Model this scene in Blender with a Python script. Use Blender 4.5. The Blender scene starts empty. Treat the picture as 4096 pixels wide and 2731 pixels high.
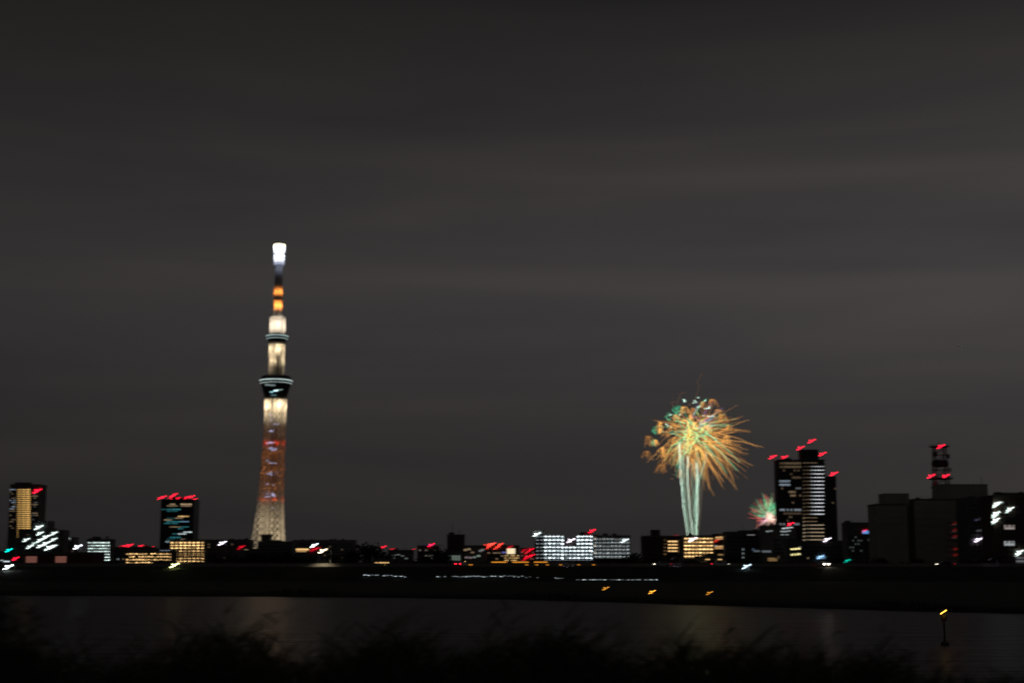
import bpy, math, random
from mathutils import Vector

sc = bpy.context.scene
col = sc.collection
R = math.radians
rnd = random.Random(7)

# ------------------------------------------------------------------ camera
CAM_Z = 6.0
FPX = 50.0 / 36.0 * 4096.0
PITCH = math.atan((2245 - 1365.5) / FPX)
cam_d = bpy.data.cameras.new('camera')
cam = bpy.data.objects.new('camera', cam_d)
col.objects.link(cam)
cam.location = (0, 0, CAM_Z)
cam.rotation_euler = (R(90) + PITCH, 0, 0)
cam_d.lens = 50.0
cam_d.sensor_width = 36.0
cam_d.clip_start = 0.3
cam_d.clip_end = 80000.0
cam_d.dof.use_dof = True
cam_d.dof.focus_distance = 95.0
cam_d.dof.aperture_fstop = 0.47
cam_d.dof.aperture_ratio = 0.37
cam_d.dof.aperture_blades = 4
cam_d.dof.aperture_rotation = R(28)
sc.camera = cam

# ------------------------------------------------------------------ world: a clouded night sky lit from below by the city
w = bpy.data.worlds.new("World")
sc.world = w
w.use_nodes = True
nt = w.node_tree
nt.nodes.clear()
N = nt.nodes.new
L = nt.links.new
out = N('ShaderNodeOutputWorld')
bg = N('ShaderNodeBackground')
tc = N('ShaderNodeTexCoord')
sep = N('ShaderNodeSeparateXYZ')
L(tc.outputs['Generated'], sep.inputs[0])
ramp = N('ShaderNodeValToRGB')
cr = ramp.color_ramp
cr.interpolation = 'B_SPLINE'
stops = [(0.0, .0245), (.03, .0245), (.08, .0280), (.125, .0365), (.17, .0445), (.22, .0415), (.30, .0275), (.38, .0142), (.60, .0105), (1.0, .0100)]
while len(cr.elements) < len(stops):
    cr.elements.new(0.5)
for e, (p, v) in zip(cr.elements, stops):
    e.position = p
    e.color = (v * 1.02, v * .965, v * .965, 1)
L(sep.outputs[2], ramp.inputs[0])
azm = N('ShaderNodeMapRange')
azm.inputs[1].default_value = -.42
azm.inputs[2].default_value = .34
azm.inputs[3].default_value = .66
azm.inputs[4].default_value = 1.20
L(sep.outputs[0], azm.inputs[0])
mp = N('ShaderNodeMapping')
mp.inputs['Scale'].default_value = (1.9, 1.9, 15.0)
mp.inputs['Rotation'].default_value = (0, R(3.0), 0)
L(tc.outputs['Generated'], mp.inputs[0])
nz = N('ShaderNodeTexNoise')
nz.inputs['Scale'].default_value = 1.0
nz.inputs['Detail'].default_value = 3.0
nz.inputs['Roughness'].default_value = .52
nz.inputs['Distortion'].default_value = .35
L(mp.outputs[0], nz.inputs['Vector'])
cl = N('ShaderNodeValToRGB')
cl.color_ramp.elements[0].position = .28
cl.color_ramp.elements[0].color = (.76, .77, .81, 1)
cl.color_ramp.elements[1].position = .74
cl.color_ramp.elements[1].color = (1.29, 1.235, 1.15, 1)
L(nz.outputs[0], cl.inputs[0])
m1 = N('ShaderNodeMixRGB'); m1.blend_type = 'MULTIPLY'; m1.inputs[0].default_value = 1
m2 = N('ShaderNodeMixRGB'); m2.blend_type = 'MULTIPLY'; m2.inputs[0].default_value = 1
L(ramp.outputs[0], m1.inputs[1]); L(azm.outputs[0], m1.inputs[2])
L(m1.outputs[0], m2.inputs[1]); L(cl.outputs[0], m2.inputs[2])
L(m2.outputs[0], bg.inputs[0])
bg.inputs[1].default_value = 1.0
L(bg.outputs[0], out.inputs[0])

sc.view_settings.view_transform = 'Standard'
sc.view_settings.look = 'None'
sc.view_settings.exposure = 0.0
sc.view_settings.gamma = 1.0
sc.view_settings.use_curve_mapping = False
sc.render.engine = 'CYCLES'
cy = sc.cycles
cy.use_denoising = True
cy.denoiser = 'OPENIMAGEDENOISE'
cy.use_adaptive_sampling = False
cy.max_bounces = 5
cy.diffuse_bounces = 2
cy.glossy_bounces = 3
cy.sample_clamp_indirect = 1.0
cy.use_light_tree = True
cy.caustics_reflective = False
cy.caustics_refractive = False
sc.render.use_motion_blur = False

# ------------------------------------------------------------------ helpers
cp, sp = math.cos(PITCH), math.sin(PITCH)


def at(x, y, D):
    """world point seen at photo pixel (x, y) on the plane Y = D"""
    u = (x - 2048.0) / FPX
    v = (1365.5 - y) / FPX
    t = D / (cp - v * sp)
    return Vector((u * t, D, CAM_Z + t * (sp + v * cp)))


def PX(D):
    return D / FPX


class MB:
    def __init__(self):
        self.v = []; self.f = []; self.m = []

    def box(self, x0, x1, y0, y1, z0, z1, mi=0):
        b = len(self.v)
        self.v += [(x0, y0, z0), (x1, y0, z0), (x1, y1, z0), (x0, y1, z0), (x0, y0, z1), (x1, y0, z1), (x1, y1, z1), (x0, y1, z1)]
        for q in ((0, 3, 2, 1), (4, 5, 6, 7), (0, 1, 5, 4), (1, 2, 6, 5), (2, 3, 7, 6), (3, 0, 4, 7)):
            self.f.append(tuple(b + i for i in q)); self.m.append(mi)
        return self

    def tube(self, pts, rads, n=4, mi=0, caps=True):
        pts = [Vector(p) for p in pts]
        if not hasattr(rads, '__len__'):
            rads = [rads] * len(pts)
        b = len(self.v)
        for i, p in enumerate(pts):
            d = (pts[min(i + 1, len(pts) - 1)] - pts[max(i - 1, 0)])
            if d.length < 1e-9:
                d = Vector((0, 0, 1))
            d.normalize()
            a = Vector((0, 0, 1)) if abs(d.z) < .9 else Vector((1, 0, 0))
            e1 = d.cross(a).normalized(); e2 = d.cross(e1)
            for k in range(n):
                t = 2 * math.pi * k / n + .4
                self.v.append(tuple(p + (e1 * math.cos(t) + e2 * math.sin(t)) * rads[i]))
        for i in range(len(pts) - 1):
            for k in range(n):
                k2 = (k + 1) % n
                self.f.append((b + i * n + k, b + i * n + k2, b + (i + 1) * n + k2, b + (i + 1) * n + k)); self.m.append(mi)
        if caps:
            self.f.append(tuple(b + k for k in range(n))); self.m.append(mi)
            e = b + (len(pts) - 1) * n
            self.f.append(tuple(e + k for k in reversed(range(n)))); self.m.append(mi)
        return self

    def lathe(self, prof, n=24, mi=0, cx=0, cy_=0):
        b = len(self.v)
        for r, z in prof:
            for k in range(n):
                t = 2 * math.pi * k / n
                self.v.append((cx + r * math.cos(t), cy_ + r * math.sin(t), z))
        for i in range(len(prof) - 1):
            for k in range(n):
                k2 = (k + 1) % n
                self.f.append((b + i * n + k, b + i * n + k2, b + (i + 1) * n + k2, b + (i + 1) * n + k)); self.m.append(mi)
        self.f.append(tuple(b + k for k in reversed(range(n)))); self.m.append(mi)
        e = b + (len(prof) - 1) * n
        self.f.append(tuple(e + k for k in range(n))); self.m.append(mi)
        return self

    def mesh(self, name, mats):
        me = bpy.data.meshes.new(name)
        me.from_pydata(self.v, [], self.f)
        for mt in (mats if isinstance(mats, (list, tuple)) else [mats]):
            me.materials.append(mt)
        me.polygons.foreach_set('material_index', self.m)
        me.update()
        return me


def ob(name, me, parent=None, loc=(0, 0, 0), rotz=0.0):
    o = bpy.data.objects.new(name, me)
    col.objects.link(o)
    o.location = loc
    if rotz:
        o.rotation_euler.z = rotz
    if parent:
        o.parent = parent
    return o


def thing(name, label, cat, loc=(0, 0, 0), rotz=0.0, group=None):
    o = ob(name, None, None, loc, rotz)
    o['label'] = label; o['category'] = cat
    if group:
        o['group'] = group
    return o


def struct(name, me, label=None):
    o = ob(name, me)
    o['kind'] = 'structure'
    if label:
        o['label'] = label
    return o


_mats = {}


def surf(name, c, rough=.8, var=.25, scale=.6, metal=0.0, bump=0.0, spec=.3):
    if name in _mats:
        return _mats[name]
    m = bpy.data.materials.new(name); m.use_nodes = True
    t = m.node_tree; b = t.nodes['Principled BSDF']
    b.inputs['Roughness'].default_value = rough
    b.inputs['Metallic'].default_value = metal
    b.inputs['Specular IOR Level'].default_value = spec
    co = t.nodes.new('ShaderNodeTexCoord')
    n = t.nodes.new('ShaderNodeTexNoise'); n.inputs['Scale'].default_value = scale; n.inputs['Detail'].default_value = 6
    t.links.new(co.outputs['Object'], n.inputs['Vector'])
    r = t.nodes.new('ShaderNodeValToRGB')
    r.color_ramp.elements[0].position = .3; r.color_ramp.elements[1].position = .72
    r.color_ramp.elements[0].color = tuple(x * (1 - var) for x in c) + (1,)
    r.color_ramp.elements[1].color = tuple(min(1, x * (1 + var)) for x in c) + (1,)
    t.links.new(n.outputs[0], r.inputs[0]); t.links.new(r.outputs[0], b.inputs['Base Color'])
    if bump:
        bp = t.nodes.new('ShaderNodeBump'); bp.inputs['Strength'].default_value = bump
        t.links.new(n.outputs[0], bp.inputs['Height']); t.links.new(bp.outputs[0], b.inputs['Normal'])
    _mats[name] = m
    return m


def glow(name, c, s, sampled=False):
    key = (name, tuple(c), s)
    if key in _mats:
        return _mats[key]
    m = bpy.data.materials.new(name); m.use_nodes = True
    t = m.node_tree; b = t.nodes['Principled BSDF']
    b.inputs['Base Color'].default_value = (.3, .3, .3, 1)
    b.inputs['Roughness'].default_value = .4
    b.inputs['Emission Color'].default_value = tuple(c) + (1,)
    b.inputs['Emission Strength'].default_value = s
    if not sampled:
        m.cycles.emission_sampling = 'NONE'
    _mats[key] = m
    return m


CONC = surf('weathered_concrete', (.30, .29, .27), .85, .2, .25, bump=.15)
CONC_D = surf('grey_facade_tile', (.17, .17, .165), .75, .25, .3)
CREAM = surf('cream_facade_tile', (.34, .31, .25), .8, .18, .3)
BROWN = surf('brown_brick_tile', (.13, .085, .06), .8, .25, .4)
DARKM = surf('dark_painted_metal', (.05, .05, .055), .5, .2, 1.0)
STEEL = surf('galvanised_steel', (.35, .36, .37), .45, .15, 2.0, metal=.6)
WHITE_STEEL = surf('white_painted_steel', (.72, .72, .70), .5, .08, .2)
SHAFT = surf('pale_shaft_concrete', (.20, .195, .19), .8, .15, .1)
ROOFM = surf('roof_membrane', (.11, .11, .115), .9, .3, .2)
GLASS = surf('dark_window_glass', (.02, .022, .026), .12, .3, .3, spec=.5)
FRAME = surf('window_frame_aluminium', (.12, .12, .125), .5, .15, 1.0)
GRASSM = surf('night_grass', (.026, .032, .018), .95, .4, .15, bump=.4)
SOIL = surf('bank_soil', (.05, .045, .035), .95, .35, .3, bump=.4)
ASPH = surf('asphalt', (.05, .05, .052), .9, .25, 1.5, bump=.1)
LEAF = surf('tree_leaves', (.035, .05, .025), .9, .4, .5)
BARK = surf('tree_bark', (.07, .055, .04), .9, .3, 3.0)
REED = surf('reed_leaves', (.050, .062, .028), .8, .4, .8)
RUBBER = surf('tyre_rubber', (.02, .02, .02), .9, .2, 3)

# lamp colours
cW = (.80, .95, 1.0); cWG = (.80, 1.0, .93); cG = (1.0, .60, .23); cT = (.62, .43, .25); cTE = (.03, .22, .25)
cR = (1.0, .007, .03); cRO = (1.0, .05, .03); cV = (.90, .80, 1.0); cB = (.35, .62, 1.0); cY = (1.0, .86, .36); cGR = (.0, .75, .52); cO = (1.0, .36, .03); cCR = (1.0, .82, .52)


def gl(c, s):
    return glow('lit_%d_%d_%d_%d' % (int(c[0] * 100), int(c[1] * 100), int(c[2] * 100), int(s * 100)), c, s)


# ------------------------------------------------------------------ ground, river, levee
def sheet(name, rows, mat, smooth=False):
    """rows: list of polylines with the same number of points, joined into a grid"""
    b = MB(); n = len(rows[0])
    for r in rows:
        b.v += [tuple(p) for p in r]
    for i in range(len(rows) - 1):
        for k in range(n - 1):
            b.f.append((i * n + k, i * n + k + 1, (i + 1) * n + k + 1, (i + 1) * n + k)); b.m.append(0)
    me = b.mesh(name, mat)
    if smooth:
        me.polygons.foreach_set('use_smooth', [True] * len(me.polygons))
    return me


shore = [(-6000, 300), (-1500, 285), (-400, 274), (-93, 258), (-70, 255), (-45, 251), (-22, 243), (0, 232), (18, 213), (34.7, 193), (47, 180), (60.5, 168), (95, 142), (160, 126), (500, 112), (1500, 105), (6000, 100)]
LEV_TOE, LEV_TOP0, LEV_TOP1, LEV_BACK = 354.0, 376.0, 388.0, 402.0
Z_TOP, Z_TOE, Z_CITY = 4.7, 1.2, 1.0

rows = []
for f, z in ((-3, -.8), (0, 0.0), (3, .55), (10, .7)):
    rows.append([(x, y + f, z) for x, y in shore])
for f, z in ((.35, .85), (.7, 1.05), (1.0, Z_TOE)):
    rows.append([(x, y + 10 + (LEV_TOE - y - 10) * f, z) for x, y in shore])
struct('riverside_grass', sheet('riverside_grass', rows, GRASSM, True), 'dark flat grass along the far river bank')
xs = [-6000, -2000, -600, -200, 0, 200, 600, 2000, 6000]
rows = [[(x, y, z) for x in xs] for y, z in ((LEV_TOE, Z_TOE), (LEV_TOP0, Z_TOP), (LEV_TOP1, Z_TOP), (LEV_BACK, Z_CITY))]
struct('levee', sheet('levee', rows, GRASSM), 'long dark grassy levee across the river')
rows = [[(x, y, Z_TOP + .004) for x in xs] for y in (LEV_TOP0 + 1.0, LEV_TOP1 - 3.2)]
struct('levee_road', sheet('levee_road', rows, ASPH), 'asphalt road along the top of the levee')
gx = [-40000, -8000, -2000, 0, 2000, 8000, 40000]
rows = [[(x, y, Z_CITY) for x in gx] for y in (LEV_BACK, 700, 2000, 6000, 15000, 60000)]
struct('city_ground', sheet('city_ground', rows, ASPH), 'flat city ground behind the levee')

# near bank: the camera stands on its grassy crest
prof = [(-60000, 4.2), (-40, 4.3), (-4, 4.4), (3, 4.35), (9, 3.6), (15, 2.4), (20, 1.9), (30, 1.7), (34, .6), (36, 0.0), (40, -.8)]
bx = [-6000, -600, -120] + [-60 + 5 * i for i in range(25)] + [120, 600, 6000]
nr = random.Random(3)
rows = [[(x, y, z + (nr.uniform(-.12, .12) if 4 < y < 34 else 0)) for x in bx] for y, z in prof]
struct('near_bank', sheet('near_bank', rows, SOIL, True), 'dark near river bank under the reeds')

# river water
m = bpy.data.materials.new('river_water'); m.use_nodes = True
t = m.node_tree; b = t.nodes['Principled BSDF']
b.inputs['Base Color'].default_value = (.008, .009, .009, 1)
b.inputs['Roughness'].default_value = .30
b.inputs['Specular IOR Level'].default_value = .22
b.inputs['IOR'].default_value = 1.33
co = t.nodes.new('ShaderNodeTexCoord')
mpn = t.nodes.new('ShaderNodeMapping'); mpn.inputs['Scale'].default_value = (.05, .28, 1)
t.links.new(co.outputs['Object'], mpn.inputs[0])
n1 = t.nodes.new('ShaderNodeTexNoise'); n1.inputs['Scale'].default_value = 1.0; n1.inputs['Detail'].default_value = 7; n1.inputs['Roughness'].default_value = .68
t.links.new(mpn.outputs[0], n1.inputs['Vector'])
bp = t.nodes.new('ShaderNodeBump'); bp.inputs['Strength'].default_value = .9; bp.inputs['Distance'].default_value = 1.6
t.links.new(n1.outputs[0], bp.inputs['Height']); t.links.new(bp.outputs[0], b.inputs['Normal'])
rows = [[(x, 33.0, 0) for x, y in shore], [(x, y + 6 if y + 6 < 340 else 300, 0) for x, y in shore]]
struct('river', sheet('river', rows, m), 'wide dark river reflecting the night sky')

fg = random.Random(17); fb = MB()
for i in range(7000):
    k = fg.randrange(2, 13)
    (xa, ya), (xb, yb) = shore[k], shore[k + 1]
    f = fg.random(); x, y = xa + (xb - xa) * f, ya + (yb - ya) * f + fg.uniform(.5, 9)
    if abs(x) > .42 * y:
        continue
    hh = (.35 + .8 * max(0, math.sin(x * .21) * math.sin(x * .083 + 1.3))) * fg.uniform(.4, 1.3)
    z0 = .05 if y - ya < 3 else .4
    ln = fg.gauss(.1, .2); w_ = fg.uniform(.03, .07); n0 = len(fb.v)
    fb.v += [(x - w_, y, z0), (x + w_, y, z0), (x + ln * .5 + w_ * .6, y, z0 + hh * .6), (x + ln * .5 - w_ * .6, y, z0 + hh * .6), (x + ln * 1.3, y + .05, z0 + hh)]
    fb.f += [(n0, n0 + 1, n0 + 2, n0 + 3), (n0 + 3, n0 + 2, n0 + 4)]; fb.m += [0, 0]
o = ob('shore_grass', fb.mesh('shore_grass', GRASSM)); o['kind'] = 'stuff'; o['label'] = 'dark tufted grass fringing the far waterline'; o['category'] = 'grass'

# concrete barrier along the levee road, panel by panel
wall = thing('road_barrier', 'long pale concrete barrier along the levee road', 'barrier', (0, LEV_TOP1 - 3.0, Z_TOP))
pan = MB().box(-1.96, 1.96, 0, .22, 0, .78).box(-1.96, 1.96, -.04, .26, .78, .9).mesh('wall_panel', CONC)
for i in range(-46, 47):
    ob('wall_panel', pan, wall, (i * 4.0, 0, 0))

# ------------------------------------------------------------------ buildings
_win = {}


def win_mesh(wd, ht, mat):
    key = (round(wd, 1), round(ht, 1), mat.name)
    if key not in _win:
        wd, ht = max(.4, key[0]), max(.4, key[1])
        f = min(.16, wd * .12)
        b = MB()
        b.box(-wd / 2, wd / 2, -.05, 0, -ht / 2, ht / 2, 0)
        b.box(-wd / 2 - f, -wd / 2, -.18, 0, -ht / 2, ht / 2, 1)
        b.box(wd / 2, wd / 2 + f, -.18, 0, -ht / 2, ht / 2, 1)
        b.box(-wd / 2 - f, wd / 2 + f, -.18, 0, ht / 2, ht / 2 + f, 1)
        b.box(-wd / 2 - f, wd / 2 + f, -.24, 0, -ht / 2 - f, -ht / 2, 1)
        _win[key] = b.mesh('window', [mat, FRAME])
    return _win[key]


SMEAR = [(-9, 3.6), (-4.5, 2.4), (0, 1.5), (4.5, 2.8), (9, 4.8), (13.5, 7.0), (-16, -7.6), (-11.5, -6.0), (-7, -4.8), (-2.5, -3.4)]  # smear of a lamp under camera shake, put into the shape as boxes


def rack(b, u, dep=.5, mi=0, k=.82):
    """two short tilted rows of small lamps, shaped like one lamp smeared by camera shake"""
    for fx, fz in SMEAR:
        b.box((fx - 1.7) * u * k, (fx + 1.7) * u * k, -dep, dep, (fz - 1.25) * u * k, (fz + 1.25) * u * k, mi)


class Bld:
    def __init__(self, name, label, x0, x1, yt, D, depth=16, mat=CONC, cat='building', base=Z_CITY, group=None):
        ym = (yt + 2245) / 2
        a, c = at(x0, ym, D), at(x1, ym, D)
        self.D = D; self.s = PX(D)
        self.cx = (a.x + c.x) / 2; self.base = base
        self.W = c.x - a.x
        self.H = at((x0 + x1) / 2, yt, D).z - base
        self.depth = depth
        self.root = thing(name, label, cat, (self.cx, D, base), 0, group)
        self.part('wall', MB().box(-self.W / 2, self.W / 2, 0, depth, 0, self.H).mesh('wall', mat))
        p = MB()
        W, H, d = self.W / 2 + .15, self.H, depth
        p.box(-W, W, -.15, .25, H, H + .9); p.box(-W, W, d - .25, d + .15, H, H + .9)
        p.box(-W, -W + .4, .25, d - .25, H, H + .9); p.box(W - .4, W, .25, d - .25, H, H + .9)
        self.part('roof_parapet', p.mesh('roof_parapet', CONC_D))
        self.mat = mat
        q = random.Random(name + label)
        if self.W > 12:
            for k in range(min(6, int(self.W / 9))):
                ux = q.uniform(-.45, .45) * self.W; uw = q.uniform(.8, 2.0); uh = q.uniform(1.0, 2.6)
                e = MB().box(-uw, uw, 0, 1.8, 0, uh).box(-uw * .7, uw * .7, .3, 1.5, uh, uh + .3)
                self.part('roof_unit', e.mesh('roof_unit', CONC_D), (ux, q.uniform(1.0, depth * .6), self.H))
            e = MB()
            for k in range(9):
                xx = (-.48 + .12 * k) * self.W
                e.tube([(xx, .5, self.H + .9), (xx, .5, self.H + 1.9)], .05, 4)
            e.tube([(-.48 * self.W, .5, self.H + 1.9), (.48 * self.W, .5, self.H + 1.9)], .05, 4)
            self.part('roof_railing', e.mesh('roof_railing', STEEL))
            ux = q.uniform(-.4, .4) * self.W
            self.part('roof_aerial', MB().tube([(0, 0, 0), (0, 0, q.uniform(3, 7))], [.12, .05], 5).mesh('roof_aerial', STEEL), (ux, depth * .5, self.H))

    def part(self, name, me, loc=(0, 0, 0), parent=None):
        return ob(name, me, parent or self.root, loc)

    def loc(self, x, y, d=0.0):
        p = at(x, y, self.D + d)
        return p.x - self.cx, p.z - self.base

    def block(self, x0, x1, yt, yb=None, name='roof_box', mat=None, d0=3.0, dd=8.0):
        xa, zt = self.loc(x0, yt); xb, _ = self.loc(x1, yt)
        zb = self.H + .003 if yb is None else self.loc(x0, yb)[1]
        b = MB().box(xa, xb, d0, d0 + dd, zb, zt).box(xa - .12, xb + .12, d0 - .12, d0 + dd + .12, zt, zt + .35)
        return self.part(name, b.mesh(name, mat or self.mat))

    def win(self, x, y, wpx, hpx, mat, name='window'):
        lx, lz = self.loc(x, y)
        return self.part(name, win_mesh(wpx * self.s, hpx * self.s, mat), (lx, 0, lz))

    def grid(self, x0, x1, y0, y1, rows, cols, wf, hf, choose, name='window'):
        cw, ch = (x1 - x0) / cols, (y1 - y0) / rows
        for r in range(rows):
            for c in range(cols):
                mt = choose(r, c)
                if mt is not None:
                    self.win(x0 + (c + .5) * cw, y0 + (r + .5) * ch, cw * wf, ch * hf, mt, name)

    def storeys(self, x0, x1, y0, y1, rows, out_=1.1, mat=None, name='balcony'):
        """one walkway slab with its parapet per storey"""
        ch = (y1 - y0) / rows
        xa, _ = self.loc(x0, y0); xb, _ = self.loc(x1, y0)
        h = ch * self.s
        me = MB().box(xa, xb, -out_, -.02, -.12, .1).box(xa, xb, -out_, -out_ + .12, .1, min(.95, .3 * h)).mesh(name, mat or self.mat)
        for r in range(rows + 1):
            _, z = self.loc(x0, y0 + r * ch)
            self.part(name, me, (0, 0, z))

    def lamps(self, pts, mat, wpx=6, hpx=3, name='corridor_lamp', out_=.5):
        if isinstance(mat, tuple):
            q = random.Random(len(pts))
            for p_ in pts:
                self.lamps([p_], gl(mat[0], round(mat[1] * q.choice((.45, .7, .9, 1, 1, 1.25, 1.5)), 2)), wpx, hpx, name, out_)
            return
        key = ('lamp', round(wpx * self.s, 1), round(hpx * self.s, 1), mat.name)
        if key not in _win:
            a, c = max(.3, key[1]) / 2, max(.2, key[2]) / 2
            _win[key] = MB().box(-a, a, -.25, -.05, -c, c, 0).box(-a * 1.05, a * 1.05, -.05, 0, -c * 1.2, c * 1.2, 1).mesh(name, [mat, FRAME])
        for x, y in pts:
            lx, lz = self.loc(x, y)
            self.part(name, _win[key], (lx, -.02, lz))

    def beacon(self, x, y, c=cR, s=9.0, k=1.0, name='beacon', pole=2.0, dy=1.0):
        """obstruction light: small lamps set in the shape of a shake smear, on a short pole"""
        u = self.s * k
        b = MB()
        rack(b, u, .5 * u)
        b.tube([(-14 * u, .8 * u, -6 * u), (12 * u, .8 * u, 5 * u)], .25 * u, 4, 1)
        b.tube([(0, .8 * u, -pole), (0, .8 * u, 0)], .3 * u, 4, 1)
        lx, lz = self.loc(x, y, dy)
        return self.part(name, b.mesh(name, [gl(c, s), DARKM]), (lx, dy, lz))

    def antenna(self, x, y, h=None):
        lx, lz = self.loc(x, y)
        z0 = self.H
        b = MB().tube([(0, 0, 0), (0, 0, lz - z0)], [.22, .08], 5)
        for k in (.6, .75, .88):
            b.box(-.9, .9, -.05, .05, (lz - z0) * k - .04, (lz - z0) * k + .04)
        return self.part('antenna', b.mesh('antenna', STEEL), (lx, 6, z0))

    def tank(self, x, w_=3.0, h=2.6):
        lx, _ = self.loc(x, 2200)
        b = MB()
        for sx in (-1, 1):
            for sy in (-1, 1):
                b.tube([(sx * w_ * .35, sy * w_ * .35, 0), (sx * w_ * .35, sy * w_ * .35, 1.2)], .12, 4)
        b.lathe([(w_ * .5, 1.2), (w_ * .52, 1.5), (w_ * .52, 1.2 + h), (w_ * .3, 1.5 + h)], 12)
        return self.part('water_tank', b.mesh('water_tank', STEEL), (lx, 7, self.H))


def dark_grid(b, x0, x1, y0, y1, rows, cols, lit=None, wf=.5, hf=.5, frac=0.0, mats=None, seed=1):
    g = random.Random(seed)
    b.grid(x0, x1, y0, y1, rows, cols, wf, hf, lambda r, c: (mats[g.randrange(len(mats))] if g.random() < frac else GLASS))


# --- left group
b = Bld('apartment_tower', 'tall apartment tower with gold lit stair column at the left edge', 33, 152, 1938, 1980, 30, CONC_D)
b.block(55, 118, 1929)
b.grid(68, 122, 1953, 2150, 23, 3, .86, .42, lambda r, c: gl((1.0, .58, .17), .62 + .25 * ((r * 3 + c) % 3)), 'stair_window')
b.storeys(66, 124, 1953, 2150, 23, .9, name='stair_slab')
g = random.Random(5)
for rr in range(23):
    y = 1957 + rr * 8.55
    for xx in (42, 50, 58):
        mt = gl((.6, .72, .9), .5) if rr in (0, 5, 6, 8, 9) and g.random() < .8 else (gl(cT, .28) if g.random() < .25 else GLASS)
        b.win(xx, y, 5, 3.6, mt)
    for xx in (131, 139, 147):
        mt = gl(cT, .45) if rr in (3, 4, 7, 11, 12, 17) and g.random() < .8 else (gl((.5, .5, .5), .2) if g.random() < .15 else GLASS)
        b.win(xx, y, 5, 3.6, mt)
b.beacon(150, 1962, dy=-.6, k=1.2)
b.antenna(70, 1918)

b = Bld('apartment_block', 'stepped apartment block with scattered bright white stair lamps', 70, 252, 2122, 1350, 18, CONC_D)
b.block(126, 200, 2084, name='roof_tower', d0=0.0, dd=14)
dark_grid(b, 76, 246, 2132, 2235, 8, 12, frac=.08, mats=[gl(cT, .2)], seed=2)
b.storeys(74, 248, 2128, 2235, 8)
for x, y, s, k in ((156, 2108, 5, 1.2), (161, 2132, 4.5, 1), (217, 2132, 4.5, 1), (184, 2147, 6, 1.15), (106, 2158, 4.5, 1), (161, 2160, 5, 1), (215, 2157, 4, 1), (120, 2186, 4.5, 1), (161, 2183, 5.5, 1), (184, 2173, 5, 1.2), (200, 2189, 9, 1.35), (215, 2184, 3.5, 1), (138, 2172, 2.5, .9)):
    b.beacon(x, y, cWG, s, k, 'stair_lamp', .6, -1.3)
b = Bld('low_apartment', 'low dim block beside the white lamp apartment block', 252, 296, 2151, 1380, 14, CONC)
b.beacon(267, 2158, cWG, 2.2, 1, 'stair_lamp', .6, -.6)
dark_grid(b, 256, 294, 2162, 2235, 6, 4, frac=.2, mats=[gl(cT, .15)], seed=3)

b = Bld('corridor_apartment', 'grey apartment block with seven rows of small white corridor lamps', 346, 446, 2158, 1480, 14, CONC_D)
b.block(365, 392, 2146); b.tank(420)
b.storeys(350, 442, 2166, 2246, 7)
g = random.Random(8)
b.grid(352, 440, 2162, 2244, 7, 8, .5, .5, lambda r, c: gl(cWG, .10) if g.random() < .8 else GLASS)  # dim panes glow in place of corridor walls lit by the lamps
b.lamps([(356 + c * 11.2 + (r % 2) * .8, 2169 + r * 11.6) for r in range(7) for c in range(8) if not (r > 4 and c < 2)], (cWG, 2.6), 5, 3.2)

b = Bld('shop_shed', 'long low reddish shed with two dim pink lit doorways', 78, 372, 2216, 520, 14, surf('rust_cladding', (.14, .05, .04), .8, .3, .5))
for x in (126, 244):
    b.win(x, 2236, 44, 25, glow('dim_pink_doorway', (.42, .16, .12), .33), 'doorway')
b = Bld('warehouse', 'dark low warehouse at the far left below the green signal', -60, 76, 2212, 560, 20, CONC_D)
b.win(26, 2244, 26, 5, gl(cW, .8), 'window'); b.win(8, 2240, 14, 4, gl(cW, .5))

b = Bld('red_lamp_block', 'dark office block with a row of red roof lamps left of the narrow dark tower', 452, 612, 2190, 1300, 16, CONC_D)
for x, y, s in ((470, 2190, 2.0), (497, 2184, 7), (520, 2180, 7), (562, 2184, 5), (580, 2193, 5), (604, 2190, 4)):
    b.beacon(x, y, cR, s, .9)
dark_grid(b, 456, 608, 2198, 2240, 4, 14, frac=.22, mats=[gl(cW, .35), gl(cT, .3)], seed=11)
for x in (526, 538, 550):
    b.win(x, 2219, 10, 6, gl((.7, .85, 1), .75))

b = Bld('gold_walkup', 'wide low apartment block with uneven rows of warm gold windows', 500, 690, 2206, 1000, 14, BROWN)
g = random.Random(14)
b.storeys(504, 686, 2209, 2255, 4)
b.grid(504, 686, 2209, 2256, 4, 15, .6, .45, lambda r, c: gl(cG, .3 + .9 * g.random()) if (g.random() < .75 and not (r > 2 and c > 9)) else GLASS)
b.lamps([(510 + c * 12.2, 2213 + r * 11.6) for r in range(4) for c in range(14) if g.random() < .6 and not (r > 2 and c > 9)], (cG, 2.4), 5, 3)
for x in (646, 660, 674):
    b.win(x, 2204, 11, 9, gl((.62, .8, 1), .55))

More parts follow.
